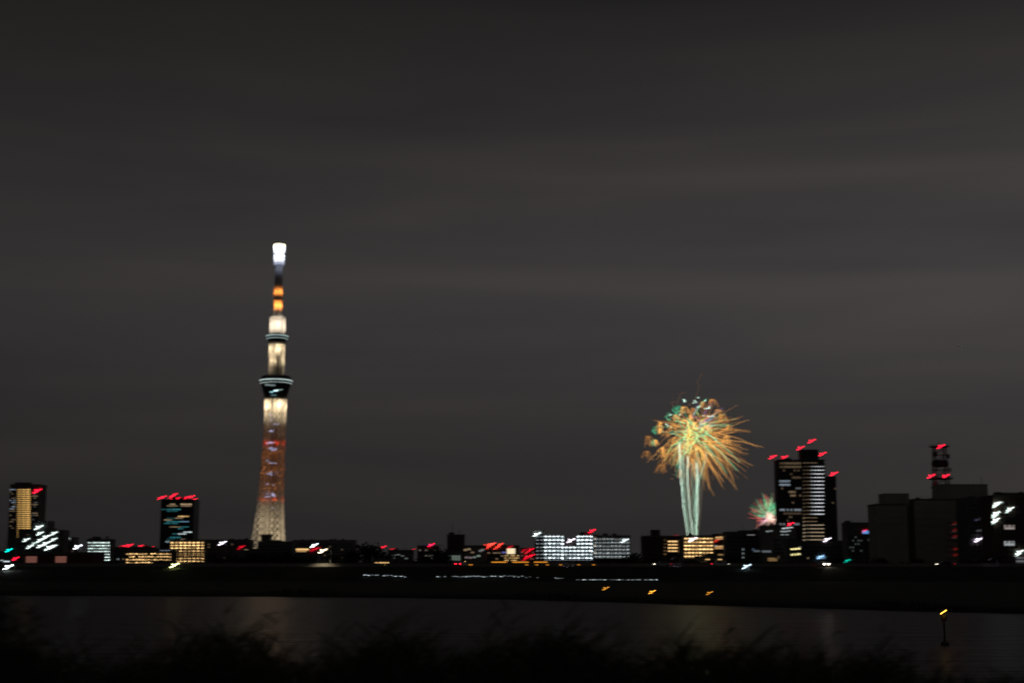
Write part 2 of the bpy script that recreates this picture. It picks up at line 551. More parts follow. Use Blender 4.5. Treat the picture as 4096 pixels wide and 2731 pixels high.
b = Bld('glass_tower', 'narrow black tower crowned with red obstruction lamps and teal windows', 640, 772, 1999, 1700, 30, surf('black_glass_cladding', (.02, .022, .026), .3, .2, .2))
b.block(680, 735, 1988, d0=6, dd=14)
for x, y, s in ((641, 1991, 6), (655, 1987, 7), (688, 1985, 7), (700, 1977, 6), (676, 1999, 5), (712, 1993, 5), (748, 1989, 7), (768, 1985, 7), (778, 1997, 5), (660, 2002, 4)):
    b.beacon(x, y, cR, s, .8, dy=1.5)
g = random.Random(21)
tow = {1: [(690, 20, cT, .5), (745, 40, cT, .8)], 2: [(690, 40, cT, .28), (742, 36, cT, .5)], 4: [(692, 50, cTE, .75), (660, 12, cTE, .3)], 5: [(688, 40, cTE, .4)], 8: [(735, 34, cG, .8)], 9: [(720, 24, cT, .4), (684, 28, cTE, .15)], 10: [(672, 30, cT, .5)], 11: [(692, 50, cTE, .7), (740, 22, (.2, .4, .6), .4)], 12: [(684, 40, cTE, .5)], 14: [(700, 40, cT, .25), (738, 26, cTE, .5)], 15: [(720, 20, cTE, .5)], 17: [(748, 30, cW, .9)], 18: [(725, 30, cW, .6), (700, 20, cTE, .3)], 20: [(700, 46, cTE, .7)], 21: [(684, 30, cTE, .25), (735, 20, cT, .2)]}
for rr in range(24):
    y = 2008 + rr * 7.0
    for cc in range(11):
        x = 651 + cc * 11
        mt = GLASS
        for (cx_, hw, c, s) in tow.get(rr, []):
            if abs(x - cx_) < hw / 2 + 4:
                mt = gl(c, round(s * (.6 + .8 * g.random()), 1) + .05)
        b.win(x, y, 9, 4.2, mt)
b.win(688, 2165, 50, 7, gl((.55, .75, .8), .7), 'lobby_window'); b.win(725, 2157, 40, 4, gl((.4, .5, .52), .35), 'lobby_window')

b = Bld('gold_grid_apartment', 'square apartment block whose whole face is a grid of gold lamps', 676, 820, 2160, 1600, 14, CREAM)
b.storeys(680, 816, 2165, 2260, 8)
b.grid(680, 816, 2163, 2259, 9, 8, .72, .62, lambda r, c: gl(cG, .26) if not (r > 7 and c > 5) else None)  # gold panes glow to stand in for lamp light on the walls
b.lamps([(689 + c * 17.3, 2169 + r * 10.7) for r in range(8) for c in range(8)], (cG, 2.7), 8, 3.6)

b = Bld('low_office', 'long flat roofed dark building left of the tower foot', 822, 1000, 2160, 1500, 20, CONC_D)
dark_grid(b, 830, 996, 2170, 2236, 6, 16, frac=.04, mats=[gl(cT, .15)], seed=31)
b.beacon(968, 2186, cR, 2.0, .9, dy=-.6)
b = Bld('station_hall', 'low dark hall with lit eaves at the left tower leg', 930, 1046, 2196, 1300, 20, CONC_D)
for x in (985, 1003, 1021):
    b.win(x, 2192 + (1021 - x) * .1, 15, 3.5, gl(cT, .8), 'eaves_window')
b.beacon(962, 2190, cR, 1.6, .8, dy=-.6)
b = Bld('dark_stair_block', 'small dark rooftop block in front of the tower base', 1042, 1078, 2140, 1250, 10, CONC_D)
b = Bld('dark_stair_block', 'broad dark building hiding the right foot of the tower', 1030, 1168, 2168, 1220, 18, CONC_D)
dark_grid(b, 1036, 1164, 2178, 2240, 5, 10, frac=.0, mats=[GLASS])
b.block(1085, 1120, 2161)

b = Bld('long_terrace', 'very long flat roofed building to the right of the tower', 1168, 1420, 2161, 1750, 20, CONC)
dark_grid(b, 1176, 1412, 2169, 2236, 6, 24, frac=.03, mats=[gl(cT, .15)], seed=33)
b = Bld('petrol_station', 'low canopy with warm lit fascia beside two bright lamps', 1180, 1268, 2192, 700, 12, CONC_D)
b.win(1210, 2196, 50, 7, gl(cG, .95), 'fascia_window'); b.win(1206, 2204, 40, 3.5, gl(cG, .6), 'fascia_window')
b.beacon(1255, 2197, cR, 1.6, 1, dy=-.6); b.beacon(1272, 2192, cR, 1.4, .8, dy=-.6)

# --- middle group
b = Bld('low_shop', 'small low shop with an amber lit front on the levee side', 1490, 1566, 2244, 450, 8, BROWN)
g = random.Random(41)
b.grid(1500, 1556, 2246, 2262, 2, 9, .8, .8, lambda r, c: gl(cG, .5 + .9 * g.random()))
b = Bld('terrace_house', 'dark terrace with faint greenish windows under one red lamp', 1552, 1650, 2204, 800, 12, CONC_D)
b.beacon(1568, 2197, cR, 1.5, .9); b.beacon(1638, 2205, cR, 4, .95)
for i, (x, y) in enumerate(((1566, 2221), (1580, 2219), (1594, 2217), (1566, 2231), (1581, 2230), (1610, 2222), (1625, 2232))):
    b.win(x, y, 11, 4, gl((.35, .42, .36), .32))
b.beacon(1533, 2188, cR, 4.5, .95, 'beacon', 1, -.6)
b = Bld('terrace_house', 'dim block with a violet sign and red lamp on its roof', 1668, 1752, 2186, 900, 12, CONC_D)
b.win(1708, 2182, 34, 4, gl((.22, .18, .8), .8), 'sign'); b.win(1722, 2179, 22, 3, gl((.22, .18, .8), .5), 'sign')
b.beacon(1726, 2178, cR, 6, .95, dy=-.8)
b.beacon(1655, 2197, cR, 1.5, .7, dy=-.8)
dark_grid(b, 1674, 1748, 2194, 2238, 4, 6, frac=.4, mats=[gl((.5, .46, .38), .25)], seed=43)
b = Bld('dark_block', 'dark brown block with roof antenna in the middle of the skyline', 1788, 1856, 2142, 850, 14, BROWN)
b.antenna(1808, 2090); b.antenna(1836, 2118); b.block(1794, 1815, 2130)
dark_grid(b, 1792, 1852, 2150, 2236, 7, 5, frac=.0, mats=[GLASS])
b = Bld('terrace_house', 'flat roofed block with faint pale windows right of the dark brown block', 1858, 1944, 2186, 800, 12, CONC)
for x, y, c, s in ((1840 + 22, 2198, cT, .4), (1876, 2195, cT, .4), (1890, 2208, cT, .25), (1866, 2228, (.5, .38, .40), .32), (1882, 2229, (.5, .38, .40), .32), (1898, 2227, (.4, .5, .42), .35), (1914, 2222, (.4, .5, .42), .45), (1930, 2198, (.5, .52, .5), .35), (1922, 2202, (.5, .52, .5), .3)):
    b.win(x, y, 12, 7, gl(c, s))
b = Bld('small_house', 'small house with greenish lit front between the trees', 1782, 1846, 2212, 600, 9, CONC)
for x in (1800, 1812, 1824, 1836):
    b.win(x, 2230, 9, 20, gl((.36, .46, .38), .32))
b = Bld('red_lamp_hall', 'hall crowned by a row of five red lamps left of the cream sign', 1944, 2016, 2184, 820, 12, CONC_D)
for x, y, s in ((1944, 2180, 3), (1962, 2177, 7), (1972, 2175, 7), (2002, 2177, 6), (1952, 2189, 4), (1988, 2189, 4)):
    b.beacon(x, y, cRO, s, .9, dy=-.8)
g = random.Random(47)
b.grid(1950, 2014, 2192, 2240, 4, 6, .7, .4, lambda r, c: gl(cT, .3) if g.random() < .3 else GLASS)
b = Bld('sign_building', 'small building with a big glowing cream signboard', 2014, 2078, 2186, 760, 12, CONC_D)
b.win(2044, 2203, 32, 22, gl(cCR, 1.0), 'signboard')
b.win(2008 + 8, 2208, 14, 6, gl((.2, .18, .7), .6), 'sign'); b.beacon(2040, 2187, cR, 2.0, .8, dy=-.8)
g = random.Random(48)
b.grid(2018, 2076, 2216, 2244, 3, 7, .6, .5, lambda r, c: gl(cG, .5 + .6 * g.random()) if g.random() < .75 else GLASS)
b = Bld('terrace_house', 'dim block with two red lamps beside the white lit apartment', 2082, 2140, 2196, 760, 12, BROWN)
for x, y, s in ((2098, 2200, 1.5), (2124, 2197, 4), (2110, 2208, 2), (2108, 2227, 3), (2128, 2221, 5), (2102, 2235, 2)):
    b.beacon(x, y, cR, s, .85, dy=-.7)
g = random.Random(49)
b.grid(2084, 2136, 2202, 2240, 3, 6, .7, .5, lambda r, c: gl((.5, .2, .15), .25) if g.random() < .4 else GLASS)

b = Bld('white_lit_apartment', 'long apartment block glowing with rows of bright white corridor lamps', 2140, 2370, 2178, 1150, 14, CONC)
b.block(2142, 2250, 2140, name='upper_wing', d0=0.0, dd=13.9)
b.block(2310, 2369, 2142, name='upper_wing', d0=0.0, dd=13.9)
b.block(2134, 2176, 2118, yb=2139.5, name='roof_tower', d0=2, dd=8)
b.block(2320, 2368, 2128, yb=2141.5, name='roof_tower', d0=2, dd=8)
b.storeys(2144, 2248, 2150, 2236, 6); b.storeys(2252, 2366, 2194, 2236, 3); b.storeys(2312, 2366, 2150, 2179.7, 2)
lp, dim = [], []
for r in range(7):
    y = 2145 + r * 14.4
    for c in range(14):
        x = 2150 + c * 16.4
        if 2250 < x < 2306 and r < 3:
            continue
        (dim if x < 2176 else lp).append((x, y))
b.lamps(lp, (cW, 4.0), 9, 4.4)
b.lamps(dim, gl(cW, .6), 7, 3.5)
for r in range(7):
    for c in range(14):
        x = 2150 + c * 16.4
        if (2250 < x < 2306 and r < 3) or x < 2176:
            continue
        b.win(x + 1, 2150 + r * 14.4, 12, 6, gl((.6, .75, .85), .30))  # pale panes glow as the lit wall behind the corridor lamps
b.beacon(2148, 2136, cW, 7, 1.05, 'stair_lamp', .8, -1.2)
b.beacon(2285, 2160, (1, .82, 1), 8, 1.15, 'roof_lamp', 3.2, -1.0)
b.beacon(2370, 2122, cR, 8, 1.0, dy=-.8)
b = Bld('dim_corridor_apartment', 'apartment block with six rows of dim grey corridor lamps', 2372, 2522, 2144, 1180, 14, CONC)
b.storeys(2376, 2518, 2152, 2236, 6)
b.grid(2376, 2518, 2148, 2234, 6, 9, .78, .55, lambda r, c: gl((.52, .58, .58), .22))  # grey panes give the walls their lamp light as a faint glow
b.lamps([(2384 + c * 16, 2152 + r * 14.3) for r in range(6) for c in range(9) if not (r == 0 and c in (5, 6))], ((.72, .84, .88), .9), 9, 3.6)
b.lamps([(2380, 2152 + r * 28) for r in range(3)], gl((.9, .85, .75), .8), 9, 9, name='wall_lamp')
b.beacon(2500, 2161, cW, 5, 1.0, 'roof_lamp', .8, -1.2)

b = Bld('dark_gold_apartment', 'dark apartment block with one column of warm windows', 2570, 2726, 2146, 1100, 16, BROWN)
b.block(2606, 2642, 2119)
for r in range(4):
    for x in (2678, 2692, 2704):
        b.win(x, 2164 + r * 12.9, 10, 5, gl(cG, 1.6 if r % 2 == 0 else 1.2))
for r in range(5):
    b.win(2712, 2160 + r * 12, 8, 8, gl((.8, .45, .18), .18)); b.win(2660, 2158 + r * 14, 10, 8, gl((.8, .45, .18), .12))  # right-hand panes glow in place of the lit wall
dark_grid(b, 2576, 2650, 2152, 2236, 6, 6, frac=0, mats=[GLASS])
b.storeys(2654, 2722, 2159, 2224, 5)
b.beacon(2702, 2143, cR, .6, .8)
b = Bld('gold_apartment', 'apartment block with slanting rows of gold lamps below the big firework', 2732, 2858, 2144, 1150, 14, CREAM)
b.storeys(2736, 2852, 2150, 2235, 6)
g = random.Random(52)
b.grid(2736, 2852, 2148, 2233, 6, 8, .8, .55, lambda r, c: gl(cG, .22))  # faint gold panes glow for the wall lit behind the lamps
b.lamps([(2743 + c * 14.6, 2152 + r * 14.2 + c * .0) for r in range(6) for c in range(8) if not (r == 5 and c > 4)], (cG, 2.9), 9, 4)
b.beacon(2772, 2156, (.95, .82, 1), 8, 1.15, 'roof_lamp', .8, -1.2)
b = Bld('gold_annex', 'annex with two broad amber lit landings right of the gold apartment', 2858, 2912, 2138, 1160, 14, BROWN)
for y, w_ in ((2151, 36), (2189, 44)):
    b.win(2880, y, w_, 12, gl((.95, .52, .2), .42), 'landing_window')
for y in (2147, 2184):
    b.lamps([(2868, y), (2880, y - 1), (2892, y - 2)], gl(cG, .9), 8, 3)
b.win(2850 + 12, 2182, 14, 6, gl((.45, .55, .55), .5)); b.beacon(2866, 2162, cRO, 2.2, .8, dy=-.7)
b.win(2888, 2217, 30, 6, gl(cG, .28), 'landing_window')
b = Bld('garage', 'low garage with a dim amber lit wall below the gold apartment', 2790, 2912, 2231, 600, 10, CREAM)
b.lamps([(2830, 2236), (2880, 2236)], glow('garage_lamp_light', cG, 1.2, True), 16, 3, 'wall_lamp')
b.win(2850, 2250, 110, 16, gl((.55, .36, .2), .10), 'wall_glow')  # faint glow put on for the amber light across the garage wall

# --- right group
b = Bld('school_block', 'dark flat roofed block under the small red and green firework', 2904, 3052, 2130, 1000, 14, CONC_D)
b.block(2960, 3050, 2122, d0=1, dd=10)
dark_grid(b, 2912, 3046, 2140, 2236, 6, 10, frac=.05, mats=[gl(cB, .12), gl(cW, .15)], seed=61)
b.win(3004, 2126 + 12, 30, 4, gl((.5, .5, .5), .3)); b.win(3030, 2202, 30, 8, gl((.4, .48, .55), .2))
b = Bld('pale_hall', 'pale grey hall with white windows under its roof edge and one red lamp', 3052, 3186, 2106, 980, 14, CONC)
for x, y, s in ((3135, 2112, .8), (3150, 2110, .8), (3165, 2108, .7), (3128, 2124, .4), (3142, 2124, .45), (3156, 2122, .4), (3130, 2137, .25), (3148, 2137, .22), (3070, 2124, .3), (3084, 2122, .22)):
    b.win(x, y, 13, 5, gl((.7, .78, .8), s))
b.beacon(3162, 2095, cR, 8, 1.05)
b.win(3066, 2204, 36, 8, gl((.4, .48, .55), .22)); b.win(3090, 2236, 36, 14, gl(cG, .16))
dark_grid(b, 3096, 3182, 2150, 2236, 5, 7, frac=.05, mats=[gl(cT, .1)], seed=63)

b = Bld('residential_tower', 'tall dark residential tower with a white lit balcony corner and red roof lamps', 3114, 3302, 1842, 1200, 15, surf('charcoal_cladding', (.075, .07, .068), .6, .2, .1))
b.block(3205, 3276, 1798, name='crown', d0=2, dd=11)
b.block(3122, 3165, 1836, d0=2, dd=10)
fin = MB().box(-.14, .14, -.5, -.02, 0, b.H - 1.0).mesh('fin', surf('bronze_fin', (.16, .12, .09), .5, .15, .3))
for i in range(13):
    lx, _ = b.loc(3118 + i * 7.2, 2000)
    b.part('fin', fin, (lx, 0, .6))
g = random.Random(71)
special = {}
for rr in range(27):
    y = 1852 + rr * 14.3
    for cc in range(12):
        x = 3121.6 + cc * 7.2
        mt = GLASS
        if rr == 0 or rr == 1:
            mt = gl(cT, .30 if cc > 2 else .18)
        elif rr == 14 and cc > 1:
            mt = gl((.6, .4, .27), .16)
        elif rr in (5, 6) and cc < 6 and g.random() < .7:
            mt = gl((.6, .75, .9), .5)
        elif rr == 7 and 8 < cc:
            mt = gl((.5, .55, .6), .25)
        elif rr in (8, 9) and 4 < cc < 9 and g.random() < .7:
            mt = gl(cT, .3)
        elif rr in (4,) and 6 < cc < 12:
            mt = gl(cT, .22)
        elif rr in (13, 17) and g.random() < .6:
            mt = gl((.6, .7, .8), .45)
        elif g.random() < .06:
            mt = gl(cT, .2)
        if y < 2170:
            b.win(x, y, 4.8, 8.5, mt)
b.storeys(3210, 3300, 1842, 2178, 23, 1.6)
for r in range(23):
    y = 1852 + r * 14.6
    lit_w = 1 <= r <= 14
    for i, x in enumerate((3218, 3233, 3248, 3262, 3276, 3290)):
        if lit_w:
            k = (.10, .2, .45, .9, 1.15, .85)[i]
            mt = gl((.85, .9, .95) if i > 1 else cT, k * (1.0 if r > 1 else .6))
        elif r == 0:
            mt = gl(cT, .22) if i < 4 else GLASS
        elif r in (15, 16):
            mt = gl(cT, .25) if i < 4 else GLASS
        else:
            mt = gl((.72, .55, .36), .55 if 1 < i < 6 else .3) if r > 16 else GLASS
        b.win(x, y, 12.5, 6.2, mt, 'balcony_window')
for x, y in ((3092, 1827), (3137, 1829), (3203, 1791), (3248, 1763), (3290, 1815)):
    b.beacon(x, y, cR, 7, 1.1, dy=9.0, pole=4.5)
b = Bld('residential_tower', 'darker lower tower wing with one red lamp behind the white lit corner', 3304, 3350, 1908, 1260, 24, surf('charcoal_cladding', (.075, .07, .068), .6, .2, .1))
dark_grid(b, 3308, 3346, 1918, 2200, 20, 4, frac=.03, mats=[gl(cT, .15)], seed=73)
b.beacon(3336, 1894, cR, 8, 1.1, pole=3.0)
b = Bld('low_tower_podium', 'low dark podium with yellow and white lamps at the tower foot', 3150, 3390, 2172, 900, 16, CONC_D)
dark_grid(b, 3160, 3384, 2180, 2238, 4, 14, frac=.08, mats=[gl(cT, .2), gl(cWG, .12)], seed=75)
for y in (2194, 2216):
    for dx in (-14, 0, 13):
        b.win(3182 + dx, y - dx * .12, 11, 7, gl(cY, 1.5))
b.beacon(3310, 2157, cV, 7, 1.1, 'roof_lamp', 2.2, -.6)
for x in (3272, 3284, 3296):
    b.win(x, 2229, 11, 9, gl((.3, .62, .95), .8), 'shop_window')
b.beacon(3284, 2226, cB, 4, 1, 'shop_lamp', .5, -.8)
b = Bld('blue_sign_building', 'dark block with a glowing blue roof sign', 3390, 3494, 2094, 850, 14, CONC_D)
b.win(3468, 2127, 36, 13, gl((.12, .35, .85), .8), 'sign'); b.beacon(3460, 2121, cR, 2.5, .8, dy=-.6)
dark_grid(b, 3396, 3450, 2140, 2236, 7, 5, frac=.25, mats=[gl((.35, .45, .42), .13)], seed=77)
dark_grid(b, 3458, 3490, 2150, 2236, 6, 3, frac=.2, mats=[gl((.35, .45, .42), .12)], seed=78)
b.beacon(3389, 2242, cGR, 2.0, 1.0, 'shop_lamp', .5, -.6)

b = Bld('dark_slab_block', 'windowless olive grey slab block left of the lattice mast', 3508, 3632, 2020, 760, 18, surf('olive_render', (.46, .45, .38), .85, .14, .12))
b.block(3540, 3640, 1974, d0=2, dd=12)
b.storeys(3512, 3628, 2040, 2230, 7, .14, name='ledge')
b = Bld('dark_slab_block', 'dark recessed wing between the two olive slab blocks', 3632, 3662, 2002, 790, 14, DARKM)
b = Bld('dark_slab_block', 'widest olive grey slab block with faint red balcony lamps', 3662, 3872, 2000, 760, 18, surf('olive_render', (.46, .45, .38), .85, .14, .12))
b.block(3766, 3960, 1936, yb=1999, name='upper_storey', d0=4, dd=12)
b.antenna(3940, 1900)
b.storeys(3666, 3786, 2020, 2230, 8, .14, name='ledge')
for y in (2091, 2118, 2144, 2196, 2220):
    b.beacon(3822, y, (.8, .03, .03), .35, .8, 'balcony_lamp', .3, -.6)
    b.win(3832, y + 6, 50, 5, gl((.30, .30, .30), .05))
b.storeys(3790, 3868, 2088, 2230, 6)
b = Bld('dark_slab_block', 'black apartment wing with a purple white lamp behind the mast', 3872, 3976, 1996, 720, 18, CONC_D)
dark_grid(b, 3878, 3970, 2010, 2230, 12, 6, frac=.0, mats=[GLASS])
for x, y, c, s in ((3904, 2078, (.3, .3, .6), .22), (3916, 2076, (.4, .4, .45), .22), (3926, 2072, (.4, .4, .45), .2), (3912, 2122, (.4, .4, .45), .18), (3924, 2120, (.4, .4, .45), .15), (3935, 2174, (.3, .3, .32), .2)):
    b.win(x, y, 11, 7, gl(c, s))
b.beacon(3914, 2158, (.92, .76, 1), 8, 1.15, 'stair_lamp', .8, -.8)
b = Bld('right_edge_block', 'dark apartment block at the right edge with bright white landings', 3978, 4160, 1986, 640, 18, BROWN)
b.block(4010, 4150, 1972)
dark_grid(b, 4000, 4150, 2005, 2240, 11, 8, frac=.0, mats=[GLASS])
for x, y, s, k in ((3988, 2014, 6, 1.1), (3984, 2022, 4, 1.0), (3985, 2053, 7, 1.15), (3982, 2063, 4, 1.0), (3984, 2079, 7, 1.15), (3980, 2088, 3, .9), (4042, 2034, 6, 1.05), (4034, 2044, 3, .9), (4079, 2207, 7, 1.15), (4075, 2217, 3, .9)):
    b.beacon(x, y, cWG, s, k, 'landing_lamp', .4, -.8)
b.win(4000, 2010, 26, 9, gl((.7, .8, .78), .7))
b.win(4037, 2107, 40, 18, gl((.72, .60, .56), .38)); b.win(4037, 2172, 40, 20, gl((.62, .66, .68), .5))
for y in (2230, 2243, 2254):
    b.win(4082, y, 36, 7, gl((.45, .46, .48), .25))

# ------------------------------------------------------------------ lattice mast behind the olive slab blocks
D = 1000; s = PX(D)
p0 = at(3748, 2245, D); top = at(3756, 1765, D)
mast = thing('antenna_mast', 'dark lattice antenna mast with round platforms and three red lamps', 'antenna mast', (top.x, D, Z_CITY))
MH = top.z - Z_CITY


def mz(y):
    return at(3756, y, D).z - Z_CITY


hw0, hw1 = 6.5, 3.6
for sx in (-1, 1):
    for sy in (-1, 1):
        ob('leg', MB().tube([(sx * hw0, sy * hw0, 0), (sx * hw1, sy * hw1, mz(1790))], .45, 5).mesh('leg', DARKM), mast)
nl = 16
for i in range(nl):
    za, zb = mz(1790) * i / nl, mz(1790) * (i + 1) / nl
    ha, hb = hw0 + (hw1 - hw0) * i / nl, hw0 + (hw1 - hw0) * (i + 1) / nl
    bb = MB()
    for k in range(4):
        q = [(-1, -1), (1, -1), (1, 1), (-1, 1)]
        a, c = q[k], q[(k + 1) % 4]
        bb.tube([(a[0] * ha, a[1] * ha, za), (c[0] * hb, c[1] * hb, zb)], .2, 4, caps=False)
        bb.tube([(c[0] * ha, c[1] * ha, za), (a[0] * hb, a[1] * hb, zb)], .2, 4, caps=False)
        bb.tube([(a[0] * hb, a[1] * hb, zb), (c[0] * hb, c[1] * hb, zb)], .2, 4, caps=False)
    ob('brace_bay', bb.mesh('brace_bay', DARKM), mast)
for y, r in ((1784, 7.0), (1912, 8.6), (1948, 7.2)):
    z = mz(y)
    q = ob('platform', MB().lathe([(r * .9, z - .7), (r, z - .4), (r, z)], 18).mesh('platform', DARKM), mast)
    rail = MB()
    for k in range(12):
        tt = k * math.pi / 6
        rail.tube([(r * .97 * math.cos(tt), r * .97 * math.sin(tt), z), (r * .97 * math.cos(tt), r * .97 * math.sin(tt), z + 1.2)], .06, 4)
        t2 = tt + math.pi / 6
        rail.tube([(r * .97 * math.cos(tt), r * .97 * math.sin(tt), z + 1.2), (r * .97 * math.cos(t2), r * .97 * math.sin(t2), z + 1.2)], .06, 4)
    ob('railing', rail.mesh('railing', DARKM), q)
ob('antenna_drum', MB().lathe([(4.6, mz(1866)), (5.8, mz(1862)), (5.8, mz(1846)), (4.6, mz(1840))], 18).mesh('antenna_drum', DARKM), mast)
for sx, y in ((-4.6, 1935), (5.0, 1880), (4.2, 1826), (-4.0, 1818)):
    dish = MB()
    dish.lathe([(.3, 0), (1.3, .25), (1.9, .8)], 14)
    o = ob('dish_antenna', dish.mesh('dish_antenna', CONC_D), mast, (sx, -4.6, mz(y)))
    o.rotation_euler = (R(90), 0, R(12 * sx))
ob('spire', MB().tube([(0, 0, mz(1790)), (0, 0, MH)], [.5, .15], 6).mesh('spire', DARKM), mast)
bl = MB()
rack(bl, s * 1.1, .1)
bl.tube([(-14 * s, .8 * s, -6 * s), (12 * s, .8 * s, 5 * s)], .05, 4, 1)
blm = bl.mesh('beacon', [gl(cR, 9.0), DARKM])
for x, y in ((3752, 1788), (3713, 1906), (3770, 1906)):
    p = at(x, y, D)
    ob('beacon', blm, mast, (p.x - top.x, -7.4, p.z - Z_CITY))

# ------------------------------------------------------------------ the great lattice broadcasting tower
D = 2805; s = PX(D)
axis = at(1104, 1530, D).x
tower = thing('broadcast_tower', 'very tall lattice broadcasting tower floodlit cream orange and white', 'tower', (axis, D, 0))


def tz(y):
    return at(1104, y, D).z


NS = 15


def rad(th, z):
    tri = 1.0 / max(.5, max(math.cos(th - math.pi), math.cos(th - math.pi / 3), math.cos(th + math.pi / 3)))
    # triangle with a corner to the left: apothem 1, corner 2 (rounded)
    th3 = (th % (2 * math.pi / 3)) - math.pi / 3     # 0 at the middle of a face (faces at 60, 180+..)
    face = 1.0 / math.cos(((th + 0.0) % (2 * math.pi / 3)) - math.pi / 3)
    f = min(face, 1.72 + .30 * max(0, 1 - z / 130.0))
    tt = min(1, max(0, z / 300.0)); tt = tt * tt * (3 - 2 * tt)
    base = 21.0 - 1.5 * min(1, z / 150)
    triR = base * f + 3.0 * max(0, 1 - z / 60.0)
    # narrow towards the deck
    cir = 20.5 if z < 350 else 14.6
    return triR * (1 - tt) + cir * tt


def ring_pt(k, z, r=None):
    th = 2 * math.pi * k / NS + math.pi / 3 * 1.0
    rr = rad(th - math.pi / 3, z) if r is None else r
    # corners of the triangle at th - pi/3 = 0, 2pi/3, ... ; turned so that one points left
    a = th - math.pi / 3 + math.pi
    return (rr * math.cos(a), rr * math.sin(a), z)


def lattice(z0, z1, n, r=None, cr_=.85, br=.62, tag_='lattice'):
    zs = [z0 + (z1 - z0) * i / n for i in range(n + 1)]
    for k in range(NS):
        ob('column', MB().tube([ring_pt(k, z, r) for z in zs], cr_, 5).mesh('column', WHITE_STEEL), tower)
    for i in range(n):
        bb = MB()
        for k in range(NS):
            bb.tube([ring_pt(k, zs[i], r), ring_pt(k + 1, zs[i + 1], r)], br, 4, caps=False)
            bb.tube([ring_pt(k + 1, zs[i], r), ring_pt(k, zs[i + 1], r)], br, 4, caps=False)
        ob('brace_tier', bb.mesh('brace_tier', WHITE_STEEL), tower)
        rr = MB().tube([ring_pt(k, zs[i + 1], r) for k in range(NS + 1)], br * .9, 4, caps=False)
        ob('hoop', rr.mesh('hoop', WHITE_STEEL), tower)


Z_D0, Z_D1 = tz(1597), tz(1520)       # main deck
Z_G0, Z_G1 = tz(1378), tz(1344)       # upper gallery
lattice(0, Z_D0, 26)
lattice(Z_D1 + 6, Z_G0, 7, 14.6)
lattice(Z_G1 + 4, tz(1268), 4, 14.6, .7, .55)
ob('core_shaft', MB().lathe([(6.2, 0), (6.0, Z_D0)], 20).mesh('core_shaft', SHAFT), tower)
ob('core_shaft', MB().lathe([(6.0, Z_D1), (5.8, Z_G0)], 20).mesh('core_shaft', SHAFT), tower)
DECK = surf('deck_cladding', (.05, .055, .06), .4, .15, .1)
ob('main_deck', MB().lathe([(19, Z_D0 - 1), (21, Z_D0), (30.0, Z_D1 - 6), (31.0, Z_D1 - 2), (30.5, Z_D1 + 4), (26, Z_D1 + 8), (15, Z_D1 + 9)], 36).mesh('main_deck', DECK), tower)
deck = tower.children[-1]
lr = MB()
for zz, th, rr in ((Z_D1 - 1.5, 2.3, 31.4), (Z_D1 - 7.0, 1.0, 30.2)):
    for k in range(60):
        a = 2 * math.pi * k / 60
        lr.tube([(rr * math.cos(a - .045), rr * math.sin(a - .045), zz), (rr * math.cos(a + .045), rr * math.sin(a + .045), zz)], th * .5, 4)
ob('light_ring', lr.mesh('light_ring', gl((.80, 1, .96), .62)), deck)
for dx, y, w_, h, c, s_ in ((-10, 1545, 14, 4, (.4, .5, .5), .35), (-2, 1547, 10, 4, (.4, .5, .5), .3), (4, 1568, 7, 2.6, (.55, .9, 1), 2.2), (8, 1565, 6, 2.2, (.5, .7, .6), .9), (-4, 1573, 6, 2.2, (.35, .7, .8), 1.2), (0, 1585, 10, 1.6, (.2, .45, .5), .5), (14, 1563, 5, 2, (.5, .7, .6), .6)):
    zz = tz(y)
    rr = 21 + (30 - 21) * max(0, min(1, (zz - Z_D0) / (Z_D1 - 6 - Z_D0)))
    yy = -math.sqrt(max(1, rr * rr - dx * dx)) - .9
    ob('deck_window', MB().box(-w_ / 2, w_ / 2, 0, .6, -h / 2, h / 2).mesh('deck_window', gl(c, s_)), deck, (dx, yy, zz))
ob('upper_gallery', MB().lathe([(14.8, Z_G0), (16.5, Z_G0 + 3), (20, Z_G1 - 4), (20.5, Z_G1), (18, Z_G1 + 3), (14, Z_G1 + 4)], 32).mesh('upper_gallery', DECK), tower)
gal = tower.children[-1]
lr = MB()
for zz, th, rr in ((Z_G1 - .5, 1.9, 20.9), (Z_G1 - 6.0, 1.1, 20.0)):
    for k in range(44):
        a = 2 * math.pi * k / 44
        lr.tube([(rr * math.cos(a - .06), rr * math.sin(a - .06), zz), (rr * math.cos(a + .06), rr * math.sin(a + .06), zz)], th * .5, 4)
ob('light_ring', lr.mesh('light_ring', gl((.70, .95, .92), .55)), gal)
# gain tower: stacked drums up to the tip
ys = [1268, 1246, 1206, 1200, 1160, 1150, 1128, 1098, 1066, 1062, 1020, 1014, 984, 978]
rs = [9.5, 7.2, 7.2, 8.4, 8.0, 7.4, 7.4, 6.6, 6.6, 8.4, 8.8, 9.4, 9.8, 7.0]
for i in range(0, len(ys) - 1):
    z0, z1 = tz(ys[i]), tz(ys[i + 1])
    nm = 'mast_drum' if i % 2 else 'mast_collar'
    bb = MB().lathe([(rs[i], z0), (rs[i + 1], z1)], 20)
    for k in range(10):
        a = 2 * math.pi * k / 10
        rr0, rr1 = rs[i] + .35, rs[i + 1] + .35
        bb.tube([(rr0 * math.cos(a), rr0 * math.sin(a), z0), (rr1 * math.cos(a), rr1 * math.sin(a), z1)], .45, 4)
    ob(nm, bb.mesh(nm, WHITE_STEEL), tower)
tip = MB().lathe([(9.2, tz(978)), (8.6, tz(975)), (2.0, tz(973))], 18)
ob('mast_tip', tip.mesh('mast_tip', WHITE_STEEL), tower)
